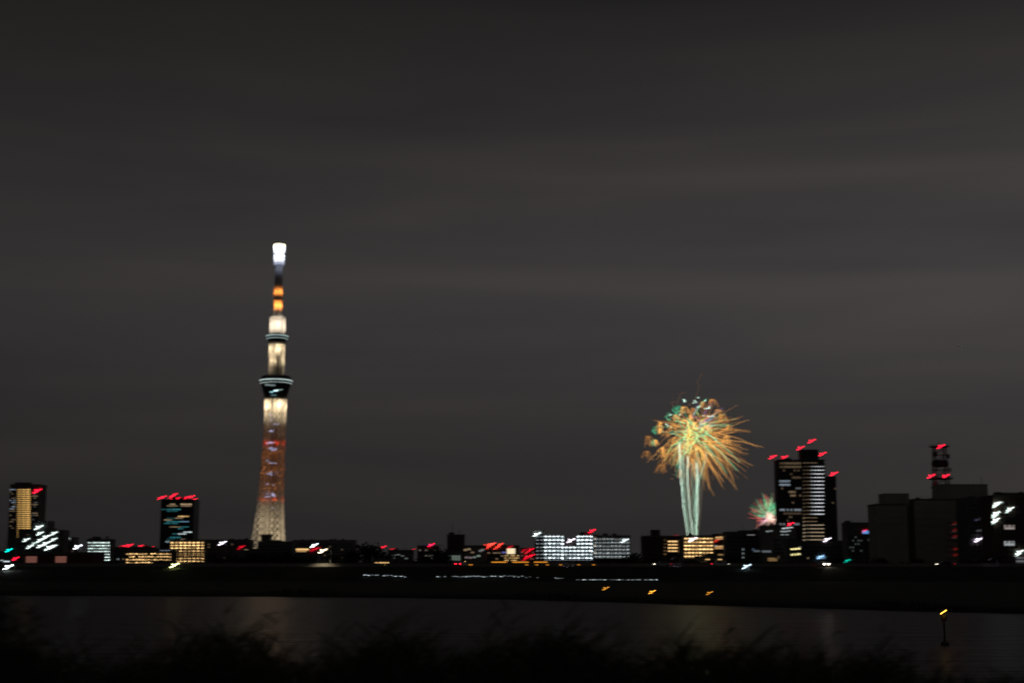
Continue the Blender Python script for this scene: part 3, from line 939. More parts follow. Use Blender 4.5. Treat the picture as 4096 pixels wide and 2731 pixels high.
# tip lamps
for y, r, st, c in ((981, 9.6, 5, (1, .9, .55)), (988, 10.2, 5, (.92, .95, 1)), (998, 10.2, 4, (.9, .93, 1)), (1008, 10.0, 2.0, (.85, .9, 1)), (1024, 9.6, 2.0, (.82, .88, 1)), (1036, 9.4, 1.3, (.78, .84, 1)), (1048, 9.2, .8, (.7, .76, 1)), (1058, 9.0, .4, (.6, .66, 1))):
    bb = MB()
    for k in range(16):
        a = 2 * math.pi * k / 16
        bb.box(r * math.cos(a) - .9, r * math.cos(a) + .9, r * math.sin(a) - .9, r * math.sin(a) + .9, tz(y) - 1.2, tz(y) + 1.2)
    ob('lamp_ring', bb.mesh('lamp_ring', gl(c, st)), tower)
# small violet white sparkle lamps on the lattice
g = random.Random(91)
sk = MB().box(-.9, .9, -.5, .5, -.5, .5).mesh('sparkle_lamp', gl((.62, .62, 1), 1.6))
for i in range(46):
    y = g.choice([1660, 1680, 1698, 1728, 1770, 1776, 1796, 1806, 1846, 1856, 1890, 1900, 1940, 1978, 1986, 2035]) + g.uniform(-4, 4)
    dx = g.uniform(-12, 9)
    zz = tz(y)
    rr = 20.2 + (3 if zz < 150 else 0)
    ob('sparkle_lamp', sk, tower, (dx, -math.sqrt(rr * rr - dx * dx) - 1.0, zz))
# red hoops of lamps
for y, st in ((1770, .10), (1996, .10)):
    zz = tz(y); bb = MB()
    for k in range(NS):
        a = ring_pt(k, zz); c = ring_pt(k + .7, zz)
        bb.tube([a, c], 1.5, 4)
    ob('red_lamp_hoop', bb.mesh('red_lamp_hoop', gl((1, .10, .03), st)), tower)


def flood(y, r, c, power, n=6, ph=0.0):
    zz = tz(y)
    for k in range(n):
        a = 2 * math.pi * k / n + ph - math.pi / 2
        ld = bpy.data.lights.new('floodlight', 'SPOT' if r > 13 else 'POINT')
        ld.color = c; ld.energy = power; ld.shadow_soft_size = .8
        if r > 13:
            ld.spot_size = R(130); ld.spot_blend = .5
        o = bpy.data.objects.new('floodlight', ld); col.objects.link(o)
        o.parent = tower; o.location = (r * math.cos(a), r * math.sin(a), zz)
        o.rotation_euler = (R(90), 0, a + R(90))


WARM = (1.0, .76, .46); ORG = (1.0, .30, .05)
KW = 62.0
flood(2150, 52, WARM, 300 * KW, 6, .3)
flood(2085, 46, WARM, 150 * KW, 6, .0)
flood(2025, 44, WARM, 40 * KW, 6, .3)
flood(1950, 12, ORG, 26 * KW, 5, .2)
flood(1880, 12, ORG, 26 * KW, 5, .6)
flood(1810, 12, ORG, 26 * KW, 5, .2)
flood(1725, 40, (1.0, .4, .15), 16 * KW, 6, .4)
flood(1774, 26, (1, .06, .02), 26 * KW, 6, .3)
flood(1998, 29, (1, .10, .02), 26 * KW, 6, .3)
flood(1655, 34, WARM, 200 * KW, 6, .2)
flood(1622, 30, WARM, 520 * KW, 5, .45)
flood(1478, 24, WARM, 30 * KW, 3, -.7)
flood(1440, 24, WARM, 180 * KW, 4, -.4)
flood(1398, 24, WARM, 290 * KW, 5, .3)
flood(1302, 27, (1.0, .82, .62), 520 * KW, 5, .2)
flood(1222, 14, ORG, 170 * KW, 6, .0)
flood(1168, 14, ORG, 90 * KW, 6, .5)
flood(1075, 17, (.6, .68, 1), 12 * KW, 6, .2)
flood(1030, 19, (.82, .88, 1), 260 * KW, 6, .2)

# ------------------------------------------------------------------ fireworks


def to_mesh_trail(pts, r0, r1, mat, name, parent, n=3):
    k = len(pts)
    return ob(name, MB().tube(pts, [r0 + (r1 - r0) * i / (k - 1) for i in range(k)], n, caps=False).mesh(name, mat), parent)


def wig(g, pts, amp):
    o = Vector((0, 0, 0)); res = []
    for i, p in enumerate(pts):
        o = o * .45 + Vector((g.uniform(-1, 1), g.uniform(-1, 1), g.uniform(-1, 1))) * amp
        res.append(Vector(p) + o)
    return res


D = 2000.0; u = PX(D)
c0 = at(2768, 1742, D)
fw = thing('firework', 'large orange and green firework bursting on tall pale green rising trails', 'firework', c0)
g = random.Random(101)
ORs = [gl((1.0, .38, .06), .7), gl((1.0, .40, .07), 1.1), gl((1.0, .46, .10), 1.9)]
GRs = [gl((.08, .95, .48), .8), gl((.14, 1.0, .55), 1.8)]
PUs = gl((.42, .14, .62), .9)
WHs = gl((.65, 1.0, .85), 4.0)


def burst(n, mats, name, reach, r0, seed, droop, upper=None, start=(.1, .4)):
    g = random.Random(seed)
    made = 0
    while made < n:
        z = g.uniform(-1, 1); a = g.uniform(0, 2 * math.pi); q = math.sqrt(1 - z * z)
        d = Vector((q * math.cos(a), q * math.sin(a), z))
        if upper is not None and not upper(d):
            continue
        Rr = reach(d, g)
        s0 = g.uniform(*start); s1 = 1.0
        og = Vector((g.gauss(6, 26), g.gauss(0, 20), g.gauss(0, 24))) * u
        pts = []
        for i in range(15):
            f = s0 + (s1 - s0) * i / 14
            p = og + d * (Rr * f) + Vector((0, 0, -droop * Rr * f * f * (.6 + .4 * q)))
            pts.append(p)
        pts = wig(g, pts, 1.3 * u)
        th = r0 * g.uniform(.7, 1.25)
        to_mesh_trail(pts, th * 1.4, th * .5, mats[g.randrange(len(mats))], name, fw)
        made += 1


def reach_main(d, g):
    base = 175 + 55 * max(0, d.x) - 20 * max(0, -d.x) + 20 * max(0, d.z)
    return base * u * g.uniform(.62, 1.08)


burst(246, ORs, 'orange_spark_trail', reach_main, .145, 5, .24, lambda d: d.z < .86, (.12, .5))
burst(48, ORs, 'orange_spark_trail', lambda d, g: 222 * u * g.uniform(.72, 1.02), .16, 6, .2, lambda d: d.x > .35 and -.75 < d.z < .5, (.2, .5))
burst(46, GRs, 'green_spark_trail', lambda d, g: reach_main(d, g) * .92, .19, 7, .22, lambda d: d.z < .86)
burst(46, [gl((.25, 1.0, .45), 2.6), gl((.75, .95, .25), 2.2)], 'green_spark_trail', lambda d, g: 80 * u * g.uniform(.6, 1.1), .22, 8, .2)
burst(9, [PUs], 'purple_spark_trail', lambda d, g: 150 * u * g.uniform(.7, 1.1), .40, 9, .1, lambda d: d.z > .3 and abs(d.x) < .75, (.3, .55))

# willow clusters where stars broke up (photo positions)
for (x, y, sc_) in ((2590, 1745, 42), (2586, 1805, 34), (2640, 1690, 32), (2622, 1760, 22), (2648, 1790, 40), (2732, 1628, 30), (2810, 1608, 34), (2847, 1598, 30), (2770, 1632, 24), (2868, 1640, 38), (2892, 1660, 34), (2646, 1860, 36), (2690, 1700, 30), (2735, 1680, 30), (2700, 1660, 24), (2762, 1660, 22), (2820, 1660, 34), (2904, 1745, 34), (2665, 1725, 26), (2912, 1700, 26), (2640, 1715, 22), (2700, 1750, 34), (2675, 1815, 40), (2720, 1880, 36), (2780, 1690, 34), (2830, 1700, 34)):
    g2 = random.Random(int(x * 7 + y))
    p = at(x, y, D + g2.uniform(-60, 60)) - c0
    bb = MB()
    for i in range(15):
        a = g2.uniform(0, 2 * math.pi); k = g2.uniform(.15, .85)
        dv = Vector((math.cos(a) * k, math.sin(a) * k, .35 + .2 * g2.random()))
        Lx = 1.25 * sc_ * u * g2.uniform(.7, 1.1)
        pts = []
        f0 = g2.uniform(.0, .35)
        for j in range(9):
            f = f0 + (1 - f0) * j / 8
            pts.append(p + dv * (Lx * f) + Vector((0, 0, -1.25 * Lx * f * f)))
        pts = wig(g2, pts, .9 * u)
        # dotted embers
        for j in range(8):
            if g2.random() < .78:
                q0, q1 = pts[j], pts[j] + (pts[j + 1] - pts[j]) * .62
                bb.tube([q0, q1], .19, 3, caps=False)
    ob('willow_cluster', bb.mesh('willow_cluster', ORs[g2.randrange(3)]), fw)['kind'] = 'stuff'
# green curls at the upper left
for (x, y, sc_) in ((2672, 1668, 30), (2700, 1640, 26), (2618, 1722, 20), (2705, 1662, 30), (2612, 1770, 18), (2714, 1636, 22)):
    g2 = random.Random(int(x * 3 + y))
    p = at(x, y, D) - c0
    pts = [p + Vector((math.sin(i * .9) * sc_ * .35 * u + g2.uniform(-2, 2) * u, g2.uniform(-4, 4), (-sc_ * .5 + sc_ * i / 17) * u + math.cos(i * 1.3) * 8 * u)) for i in range(18)]
    to_mesh_trail(pts, .22, .16, GRs[0], 'green_curl', fw)
bb = MB(); g2 = random.Random(77)
for (x, y) in ((2735, 1598), (2740, 1602), (2738, 1606), (2792, 1590), (2780, 1602), (2784, 1608), (2776, 1610), (2800, 1625), (2820, 1602), (2822, 1634), (2840, 1626), (2836, 1632), (2830, 1632), (2815, 1662), (2830, 1664), (2838, 1665), (2845, 1664), (2854, 1663), (2672, 1702), (2684, 1706), (2665, 1696), (2720, 1658), (2790, 1628), (2682, 1658)):
    p = at(x + g2.uniform(-1, 1), y, D + g2.uniform(-50, 50)) - c0
    bb.box(p.x - .5, p.x + .5, p.y - .4, p.y + .4, p.z - .45, p.z + .45)
o = ob('glitter', bb.mesh('glitter', WHs), fw); o['kind'] = 'stuff'

# rising trails
ris = [((2752, 2152), (2718, 1770)), ((2762, 2146), (2738, 1750)), ((2760, 2150), (2730, 1820)), ((2772, 2138), (2752, 1822)), ((2768, 2148), (2766, 1850)), ((2780, 2145), (2780, 1835)), ((2788, 2132), (2792, 1815)), ((2784, 2142), (2788, 1850)), ((2790, 2140), (2826, 1810))]
RIS = [gl((.55, .90, .66), .8), gl((.74, 1.0, .80), 3.4), gl((.50, .95, .70), 1.7)]
g2 = random.Random(55)
for i, (q0, q1) in enumerate(ris):
    n_ = 34; pts = []
    for k in range(n_):
        f = k / (n_ - 1)
        bow = -8 * math.sin(math.pi * f) if i < 4 else 4 * math.sin(math.pi * f)
        if i == 8:
            bow = -24 * math.sin(math.pi * min(1, f * 1.1))
        x = q0[0] + (q1[0] - q0[0]) * f + bow; y = q0[1] + (q1[1] - q0[1]) * f
        pts.append(at(x, y, D + (i - 4) * 6) - c0)
    pts = wig(g2, pts, 1.7 * u)
    to_mesh_trail(pts, .17, .30, RIS[(1, 0, 2, 1, 0, 2, 0, 1, 2)[i]], 'rising_trail', fw, 4)
for i in range(8):
    xb = 2750 + i * 6; xt = 2732 + i * 12
    pts = []
    for k in range(16):
        f = k / 15
        pts.append(at(xb + (xt - xb) * f + g2.uniform(-1.5, 1.5), 2148 - 300 * f, D + 12 + i * 4) - c0)
    to_mesh_trail(pts, .8, 1.2, gl((.36, .25, .17), .16), 'lit_smoke_trail', fw, 4)  # dim tan glow stands for smoke lit beside the rising trails
# two stray sparks above
for pl in ([(2752, 1622), (2782, 1602), (2792, 1560), (2797, 1545), (2790, 1524), (2810, 1493)], [(2707, 1617), (2712, 1598), (2722, 1582), (2716, 1577), (2735, 1569), (2743, 1567)], [(2692, 1628), (2690, 1612), (2683, 1610), (2700, 1605)]):
    to_mesh_trail([at(x, y, D) - c0 for x, y in pl], .28, .2, gl((.6, .25, .1), .28), 'stray_spark', fw)

# the small one, low on the right, partly behind roofs and the residential tower
D = 2600.0; u = PX(D)
c1 = at(3078, 2074, D)
fw2 = thing('firework', 'small low red and green firework fanning up behind the roofs', 'firework', c1)
g = random.Random(202)
RDs = [gl((1.0, .12, .10), 1.2), gl((1.0, .3, .22), .8)]
G2s = [gl((.06, .75, .32), 1.0), gl((.1, .9, .45), 1.3)]
PKs = [gl((1.0, .62, .50), 1.7), gl((1.0, .68, .55), 2.0), gl((.9, .4, .3), 1.2)]
VIs = [gl((.55, .08, .5), .8), gl((.35, .05, .45), .7)]


def fan(n, mats, name, rlo, rhi, f0, seed, th, cond, droop=.04):
    g = random.Random(seed); k = 0
    while k < n:
        z = g.uniform(-.5, 1); a = g.uniform(0, 2 * math.pi); q = math.sqrt(max(0, 1 - z * z))
        d = Vector((q * math.cos(a), q * math.sin(a), z))
        if not cond(d):
            continue
        Rr = g.uniform(rlo, rhi) * u
        d = Vector((d.x * .74, d.y * .74, d.z))
        s0 = g.uniform(*f0)
        pts = [d * (Rr * (s0 + (1 - s0) * i / 9)) + Vector((0, 0, -droop * Rr * (s0 + (1 - s0) * i / 9) ** 2)) for i in range(10)]
        to_mesh_trail(wig(g, pts, .9 * u), th, th * .5, mats[g.randrange(len(mats))], name, fw2)
        k += 1


fan(120, G2s, 'green_spark_trail', 66, 116, (.35, .75), 1, .26, lambda d: d.z > .1)
fan(84, RDs, 'red_spark_trail', 72, 122, (.5, .85), 2, .28, lambda d: d.z > .05)
fan(18, RDs, 'red_spark_trail', 60, 84, (.6, .85), 8, .36, lambda d: d.x < -.5 and d.z < .25)
fan(130, PKs, 'pink_spark_trail', 20, 56, (.05, .5), 3, .26, lambda d: d.z > -.7, .2)
fan(16, VIs, 'violet_spark_trail', 30, 72, (.2, .6), 4, .4, lambda d: d.x < -.3 and abs(d.z) < .4)

# ------------------------------------------------------------------ lamps on the levee and behind it


def street_lamp(label, x, y, D, c, st, k=1.0, base=Z_CITY, group=None, light=0.0, arm=1.2, name='street_lamp', cat='street lamp'):
    p = at(x, y, D); u = PX(D) * k
    t = thing(name, label, cat, (p.x, D, base), 0, group)
    h = p.z - base
    ob('pole', MB().tube([(arm, .3, 0), (arm, .3, h * .6), (arm, .3, h + .15)], [.14, .10, .07], 8).mesh('pole', STEEL), t)
    ob('arm', MB().tube([(arm, .3, h + .15), (arm * .5, .2, h + .42), (0, 0, h + .35)], .05, 6).mesh('arm', STEEL), t)
    bb = MB()
    rack(bb, u, .15)
    bb.box(-9 * u, 9 * u, .2, .34, -.2, .4, 1)
    ob('lamp_head', bb.mesh('lamp_head', [gl(c, st), DARKM]), t, (0, 0, h))
    if light:
        ld = bpy.data.lights.new('lamp_light', 'SPOT'); ld.energy = light; ld.color = c; ld.shadow_soft_size = .2; ld.spot_size = R(125); ld.spot_blend = .6
        lo = bpy.data.objects.new('lamp_light', ld); col.objects.link(lo); lo.parent = t; lo.location = (0, -.4, h - .9)
    return t


street_lamp('brightest white floodlight low on the levee at the far left', 34, 2266, 370, (.9, 1, 1), 10, 1.35, Z_TOE + 2.3, light=120, arm=1.5)
street_lamp('dazzling yellow green lamp under the gold grid apartment block', 699, 2259, 374, (.95, 1.0, .35), 9, 1.3, Z_TOE + 3.0, light=50, arm=1.5)
street_lamp('blue white lamp low on the levee right of the garage', 2987, 2264, 372, (.62, .86, 1), 4, 1.3, Z_TOE + 2.7, arm=.6)
street_lamp('violet white lamp on a tall pole left of the broadcasting tower', 890, 2171, 560, cV, 7, 1.15)
street_lamp('cyan white lamp on a tall pole above the petrol station canopy', 1258, 2180, 520, (.78, 1, .98), 9, 1.1)
street_lamp('big cream lamp on a pole at the levee road right of the petrol station', 1292, 2202, 382.5, cCR, 8, 1.25, Z_TOP + .004, light=900, arm=2.0)
street_lamp('bluish white lamp between the white lamp block and the corridor apartment', 312, 2186, 540, (.8, .86, 1), 9, 1.25)
street_lamp('pair of small warm lamps on a pole below the greenish lit house', 1848, 2250, 430, cG, 3.5, 1.05)
street_lamp('faint amber lamp left of the greenish lit house front', 1832, 2258, 400, cG, 1.5, .9)


def signal(label, x, y, D, c, st, others):
    p = at(x, y, D); u = PX(D)
    t = thing('traffic_light', label, 'traffic light', (p.x, D, Z_CITY))
    h = p.z - Z_CITY
    ob('pole', MB().tube([(2.2, .2, 0), (2.2, .2, h + .9)], .12, 8).mesh('pole', STEEL), t)
    ob('arm', MB().tube([(2.2, .2, h + .7), (0, .2, h + .7)], .07, 6).mesh('arm', STEEL), t)
    ob('signal_head', MB().box(-.75, 3 * .62, .05, .3, -.4, .4).mesh('signal_head', DARKM), t, (0, 0, h))
    bb = MB()
    rack(bb, u, .05)
    ob('signal_lens', bb.mesh('signal_lens', gl(c, st)), t, (0, 0, h))
    dk = MB().lathe([(.24, 0), (.22, .1)], 12).mesh('dark_lens', RUBBER)
    for k in (1, 2):
        o = ob('dark_lens', dk, t, (.66 * k, .05, h)); o.rotation_euler.x = R(90)


signal('traffic light showing green at the far left', 36, 2199, 470, cGR, 7, 0)
signal('traffic light showing red below the green one at the far left', 63, 2233, 440, cR, 8, 0)

# added orange lamps standing in for car light trails, amber ones for car reflections
wl = MB().box(-.06, .06, -.06, .06, 0, .18, 1).tube([(-.8, 0, .28), (.8, 0, .30)], .13, 6, 0).mesh('orange_trail_lamp', [gl(cO, .8), DARKM])
for x in (1978, 1987, 1996, 2006, 2015, 2061, 2070, 2078, 2086, 2094, 2103, 2148, 2158, 2168, 2178):
    D = LEV_TOP1 - 3.0
    p = at(x, 2252, D)
    o = thing('orange_trail_lamp', 'low orange lamp added for a car light trail along the levee barrier', 'warning lamp', (p.x, D + .11, Z_TOP + .9), 0, 'orange stand-in lamps on the barrier')
    ob('base', MB().box(-.12, .12, -.08, .08, 0, .05).mesh('base', DARKM), o)
    ob('lamp', wl, o)
dl_lamp = MB().box(-.35, .35, -.06, .06, 0, .16).mesh('glint_glow', gl(cO, .9))  # glowing box added to stand in for a reflection off a car
dl_post = MB().tube([(0, 0, 0), (0, 0, .5)], .05, 6).mesh('post', DARKM)
for x in (2107, 2147, 2190, 2243, 2315, 2375, 1880, 1885):
    p = at(x, 2264, LEV_TOP0 + .3)
    o = thing('glint_lamp', 'tiny amber lamp added for a car reflection at the levee edge', 'road marker', (p.x, LEV_TOP0 + .3, Z_TOP), 0, 'amber stand-in lamps at the levee edge')
    ob('post', dl_post, o); ob('glint_glow', dl_lamp, o, (0, -.06, .42))

# added white lamps standing in for moving light trails on the levee slope
pst = MB().tube([(0, 0, 0), (0, 0, .5)], .04, 6).mesh('stake', DARKM)
pls = [MB().box(-.24, .24, -.07, .07, .5, .58).mesh('lamp', gl(cW, s_)) for s_ in (.2, .6, 1.5)]
g = random.Random(303)
segs = [(1450, 1628, 2297, 2303, 24), (1740, 1850, 2304, 2304, 12), (1852, 2063, 2304, 2303, 34), (2214, 2250, 2308, 2311, 5), (2308, 2470, 2320, 2318, 20), (2470, 2626, 2319, 2320, 22), (2075, 2105, 2304, 2305, 3), (2120, 2150, 2306, 2307, 2)]
for si, (xa, xb, ya, yb, n) in enumerate(segs):
    for i in range(n):
        f = i / max(1, n - 1)
        x = xa + (xb - xa) * f; y = ya + (yb - ya) * f + g.gauss(0, 1.3)
        if g.random() < .22:
            continue
        # walk the view ray to the levee slope
        for k in range(300):
            Dk = 345 + k * .1
            p = at(x, y, Dk)
            zs_ = Z_TOE + max(0, (Dk - LEV_TOE) / (LEV_TOP0 - LEV_TOE)) * (Z_TOP - Z_TOE)
            if p.z <= zs_ + .56:
                break
        o = thing('white_trail_lamp', 'small white lamp added for a moving light trail on the levee slope', 'stand-in lamp', (p.x, Dk, zs_), 0, 'white stand-in lamps along the levee slope')
        ob('stake', pst, o); ob('lamp', pls[g.choice((0, 0, 1, 1, 2))], o)

# orange bank markers and the beacon post in the river
for x, y, st, lab in ((2423, 2352, 2.2, 'dim orange marker lamp on the far bank, left of three'), (2609, 2366, 4.5, 'brightest orange marker lamp on the far bank, middle of three'), (2839, 2370, 1.5, 'faint orange marker lamp on the far bank, right of three')):
    Dm = 5.0 / ((y - 2245) / FPX)
    p = at(x, y, Dm); u = PX(Dm)
    o = thing('bank_marker', lab, 'marker lamp', (p.x, Dm, .68), 0)
    ob('post', MB().tube([(0, 0, -.1), (0, 0, p.z - .68)], .06, 8).mesh('post', DARKM), o)
    bb = MB()
    rack(bb, u, .05)
    bb.tube([(-11 * u, .07, -4.4 * u), (11 * u, .07, 4.4 * u)], .03, 5, 1)
    ob('lamp', bb.mesh('lamp', [gl((1, .40, .04), st), DARKM]), o, (0, 0, p.z - .68))
Dm = 106.0
p = at(3774, 2447, Dm)
o = thing('river_beacon', 'orange lamp on a thin post standing in the river at right', 'river beacon', (p.x, Dm, 0))
ob('post', MB().tube([(0, 0, -.8), (0, 0, p.z - .25)], [.075, .06], 8).mesh('post', DARKM), o)
ob('float_collar', MB().lathe([(.14, -.3), (.30, -.1), (.30, .16), (.12, .3)], 14).mesh('float_collar', DARKM), o)
cage = MB().lathe([(.16, -.65), (.21, -.6), (.21, -.3), (.16, -.22)], 12)
for k in range(6):
    a = k * math.pi / 3
    cage.tube([(.18 * math.cos(a), .18 * math.sin(a), -.22), (.18 * math.cos(a), .18 * math.sin(a), .2)], .02, 4)
ob('lamp_cage', cage.mesh('lamp_cage', DARKM), o, (0, 0, p.z))
u = PX(Dm); bb = MB()
for i in range(6):
    fx = -12 + 4.2 * i; fz = -6 + 2.6 * i
    bb.box((fx - 1.8) * u, (fx + 1.8) * u, -.05, .05, (fz - 1.6) * u, (fz + 1.6) * u)
ob('lamp', bb.mesh('lamp', glow('beacon_amber', (1, .48, .05), 5.0, True)), o, (-.08, -.36, p.z + .02))

# ------------------------------------------------------------------ cars on the levee road


def car(label, x, paint, face=1, head=0.0, tail=0.0, D=379.5):
    p = at(x, 2255, D)
    t = thing('car', label, 'car', (p.x, D, Z_TOP + .004), 0 if face > 0 else math.pi)
    prof = [(-2.15, .32), (-2.2, .62), (-2.12, .86), (-1.35, .95), (-.9, 1.42), (.55, 1.45), (1.15, .98), (2.0, .82), (2.2, .6), (2.18, .32)]
    bb = MB(); n = len(prof)
    for sy in (-1, 1):
        for (xx, zz) in prof:
            wv = .86 if zz < 1.0 else .68
            bb.v.append((xx, sy * wv, zz))
    for i in range(n):
        j = (i + 1) % n
        bb.f.append((i, j, n + j, n + i)); bb.m.append(0)
    bb.f.append(tuple(range(n))); bb.m.append(0); bb.f.append(tuple(reversed(range(n, 2 * n)))); bb.m.append(0)
    ob('body', bb.mesh('body', paint), t)
    gm = MB()
    for sy in (-1, 1):
        y0 = sy * .735
        q = len(gm.v)
        gm.v += [(-1.2, y0 + sy * .09, 1.0), (.98, y0 + sy * .09, 1.0), (.5, y0 - sy * .03, 1.38), (-.86, y0 - sy * .03, 1.36),
                 (-1.2, y0 + sy * .12, 1.0), (.98, y0 + sy * .12, 1.0), (.5, y0, 1.38), (-.86, y0, 1.36)]
        for f in ((0, 1, 2, 3), (7, 6, 5, 4), (0, 4, 5, 1), (1, 5, 6, 2), (2, 6, 7, 3), (3, 7, 4, 0)):
            gm.f.append(tuple(q + i for i in f)); gm.m.append(0)
    ob('side_window', gm.mesh('side_window', GLASS), t)
    ty = MB().lathe([(.2, -.1), (.31, -.1), (.32, 0), (.31, .1), (.2, .1)], 16).mesh('wheel', [RUBBER])
    rim = MB().lathe([(.19, -.105), (.12, -.115), (.05, -.115)], 12).lathe([(.05, .115), (.12, .115), (.19, .105)], 12).mesh('rim', STEEL)
    for xx in (-1.35, 1.38):
        for sy in (-1, 1):
            w_ = ob('wheel', ty, t, (xx, sy * .78, .32)); w_.rotation_euler.x = R(90)
            ob('rim', rim, w_)
    for sy in (-1, 1):
        ob('headlight', MB().box(2.02, 2.24, sy * .62 - .16, sy * .62 + .16, .58, .76).mesh('headlight', glow('headlight_on', (1, .9, .72), head, True) if head else GLASS), t)
        ob('tail_light', MB().box(-2.24, -2.05, sy * .66 - .14, sy * .66 + .14, .64, .84).mesh('tail_light', gl(cR, tail) if tail else glow('tail_lens', (.3, 0, 0), 0.02)), t)
    return t


PAINT = [surf('silver_paint', (.45, .45, .46), .3, .05, 2, spec=.5), surf('black_paint', (.02, .02, .022), .25, .1, 2, spec=.5), surf('white_paint', (.7, .7, .69), .3, .05, 2, spec=.5)]
t = car('car with blazing headlights turned towards the river below the tower podium', 3292, PAINT[2], 1, 30, 4)
t.rotation_euler.z = R(-78)
ld = bpy.data.lights.new('headlight_beam', 'SPOT'); ld.energy = 120; ld.color = (1, .9, .72); ld.spot_size = R(70); ld.shadow_soft_size = .1
lo = bpy.data.objects.new('headlight_beam', ld); col.objects.link(lo); lo.parent = t; lo.location = (2.3, 0, .68); lo.rotation_euler = (0, R(-90), 0)
t = car('silver car with red tail lights lit on the levee road, mid photo', 1846, PAINT[0], 1, 0, 8)
t.rotation_euler.z = R(65)
car('dark silver car on the levee road below the dark gold apartment', 2650, PAINT[0], -1, 6, 2)
car('white car on the levee road below the annex with broad landings', 2880, PAINT[2], 1, 4, 3)
car('black car on the levee road below the widest olive slab block', 3780, PAINT[1], -1, 5, 3)
# added helper lamps, not part of the place, to brighten the road barrier
street_lamp('added violet helper lamp lighting the levee road below the dark gold apartment', 2690, 2233, 382.5, (.75, .62, .85), .06, .5, Z_TOP, light=1500, arm=2.0)
street_lamp('added violet helper lamp lighting the levee road below the white lit apartment', 2262, 2233, 382.5, (.75, .62, .85), .06, .5, Z_TOP, light=1200, arm=2.0)
street_lamp('added violet helper lamp lighting the levee road at the right edge', 3960, 2236, 382.5, (.75, .62, .85), .06, .5, Z_TOP, light=700, arm=2.0)

# ------------------------------------------------------------------ trees behind the levee


def crown_mesh(seed, n=520):
    g = random.Random(seed); b = MB()
    lobes = [(Vector((g.uniform(-.55, .55), g.uniform(-.5, .5), g.uniform(-.35, .5))), g.uniform(.28, .5)) for _ in range(9)]
    for i in range(n):
        c, r = lobes[g.randrange(len(lobes))]
        d = Vector((g.gauss(0, 1), g.gauss(0, 1), g.gauss(0, 1))).normalized() * r * g.uniform(.45, 1.12)
        p = c + d; s_ = g.uniform(.05, .12)
        e1 = Vector((g.gauss(0, 1), g.gauss(0, 1), g.gauss(0, 1))).normalized() * s_
        e2 = e1.cross(Vector((g.gauss(0, 1), g.gauss(0, 1), g.gauss(0, 1)))).normalized() * s_ * .7
        k = len(b.v)
        b.v += [tuple(p - e1), tuple(p + e2), tuple(p + e1), tuple(p - e2)]
        b.f.append((k, k + 1, k + 2, k + 3)); b.m.append(0)
    return b.mesh('crown', LEAF)


crowns = [crown_mesh(s_) for s_ in (1, 2, 3, 4)]


def trunk_mesh(seed):
    g = random.Random(seed); b = MB()
    b.tube([(0, 0, 0), (.03, .02, .35), (0, 0, .75)], [.05, .04, .02], 7)
    for k in range(6):
        a = k * 1.05 + g.uniform(-.3, .3)
        b.tube([(0, 0, .32 + .06 * k), (math.cos(a) * .2, math.sin(a) * .2, .5 + .06 * k), (math.cos(a) * .34, math.sin(a) * .34, .62 + .06 * k)], [.022, .014, .006], 5)
    return b.mesh('trunk', BARK)


trunks = [trunk_mesh(s_) for s_ in (1, 2)]


def tree(label, x, ytop, D, wpx, i, group=None, name='tree'):
    p = at(x, ytop, D)
    h = p.z - Z_CITY; wd = wpx * PX(D)
    t = thing(name, label, 'tree', (p.x, D, Z_CITY), rnd.uniform(0, 6.28), group)
    tr = ob('trunk', trunks[i % 2], t); tr.scale = (h * .7, h * .7, h * .9)
    c = ob('crown', crowns[i % 4], t, (0, 0, h * .60)); c.scale = (wd / 1.7, wd / 1.7, h * .44)


tl = [(1462, 2160, 470, 110), (1420, 2178, 480, 90), (1508, 2178, 470, 100), (1548, 2200, 460, 80), (1385, 2196, 470, 80), (1760, 2168, 480, 70), (1772, 2196, 460, 90)]
tlab = ['tallest dark tree on the mound right of the big cream lamp', 'dark tree left of the tallest tree on the mound', 'dark tree right of the tallest tree on the mound', 'low tree above the amber lit shop', 'low dark tree nearest the big cream lamp', 'slim tree left of the dark brown block', 'bushy tree at the left foot of the dark brown block']
for i, ((x, y, D, w_), lb) in enumerate(zip(tl, tlab)):
    tree(lb, x, y, D, w_, i)
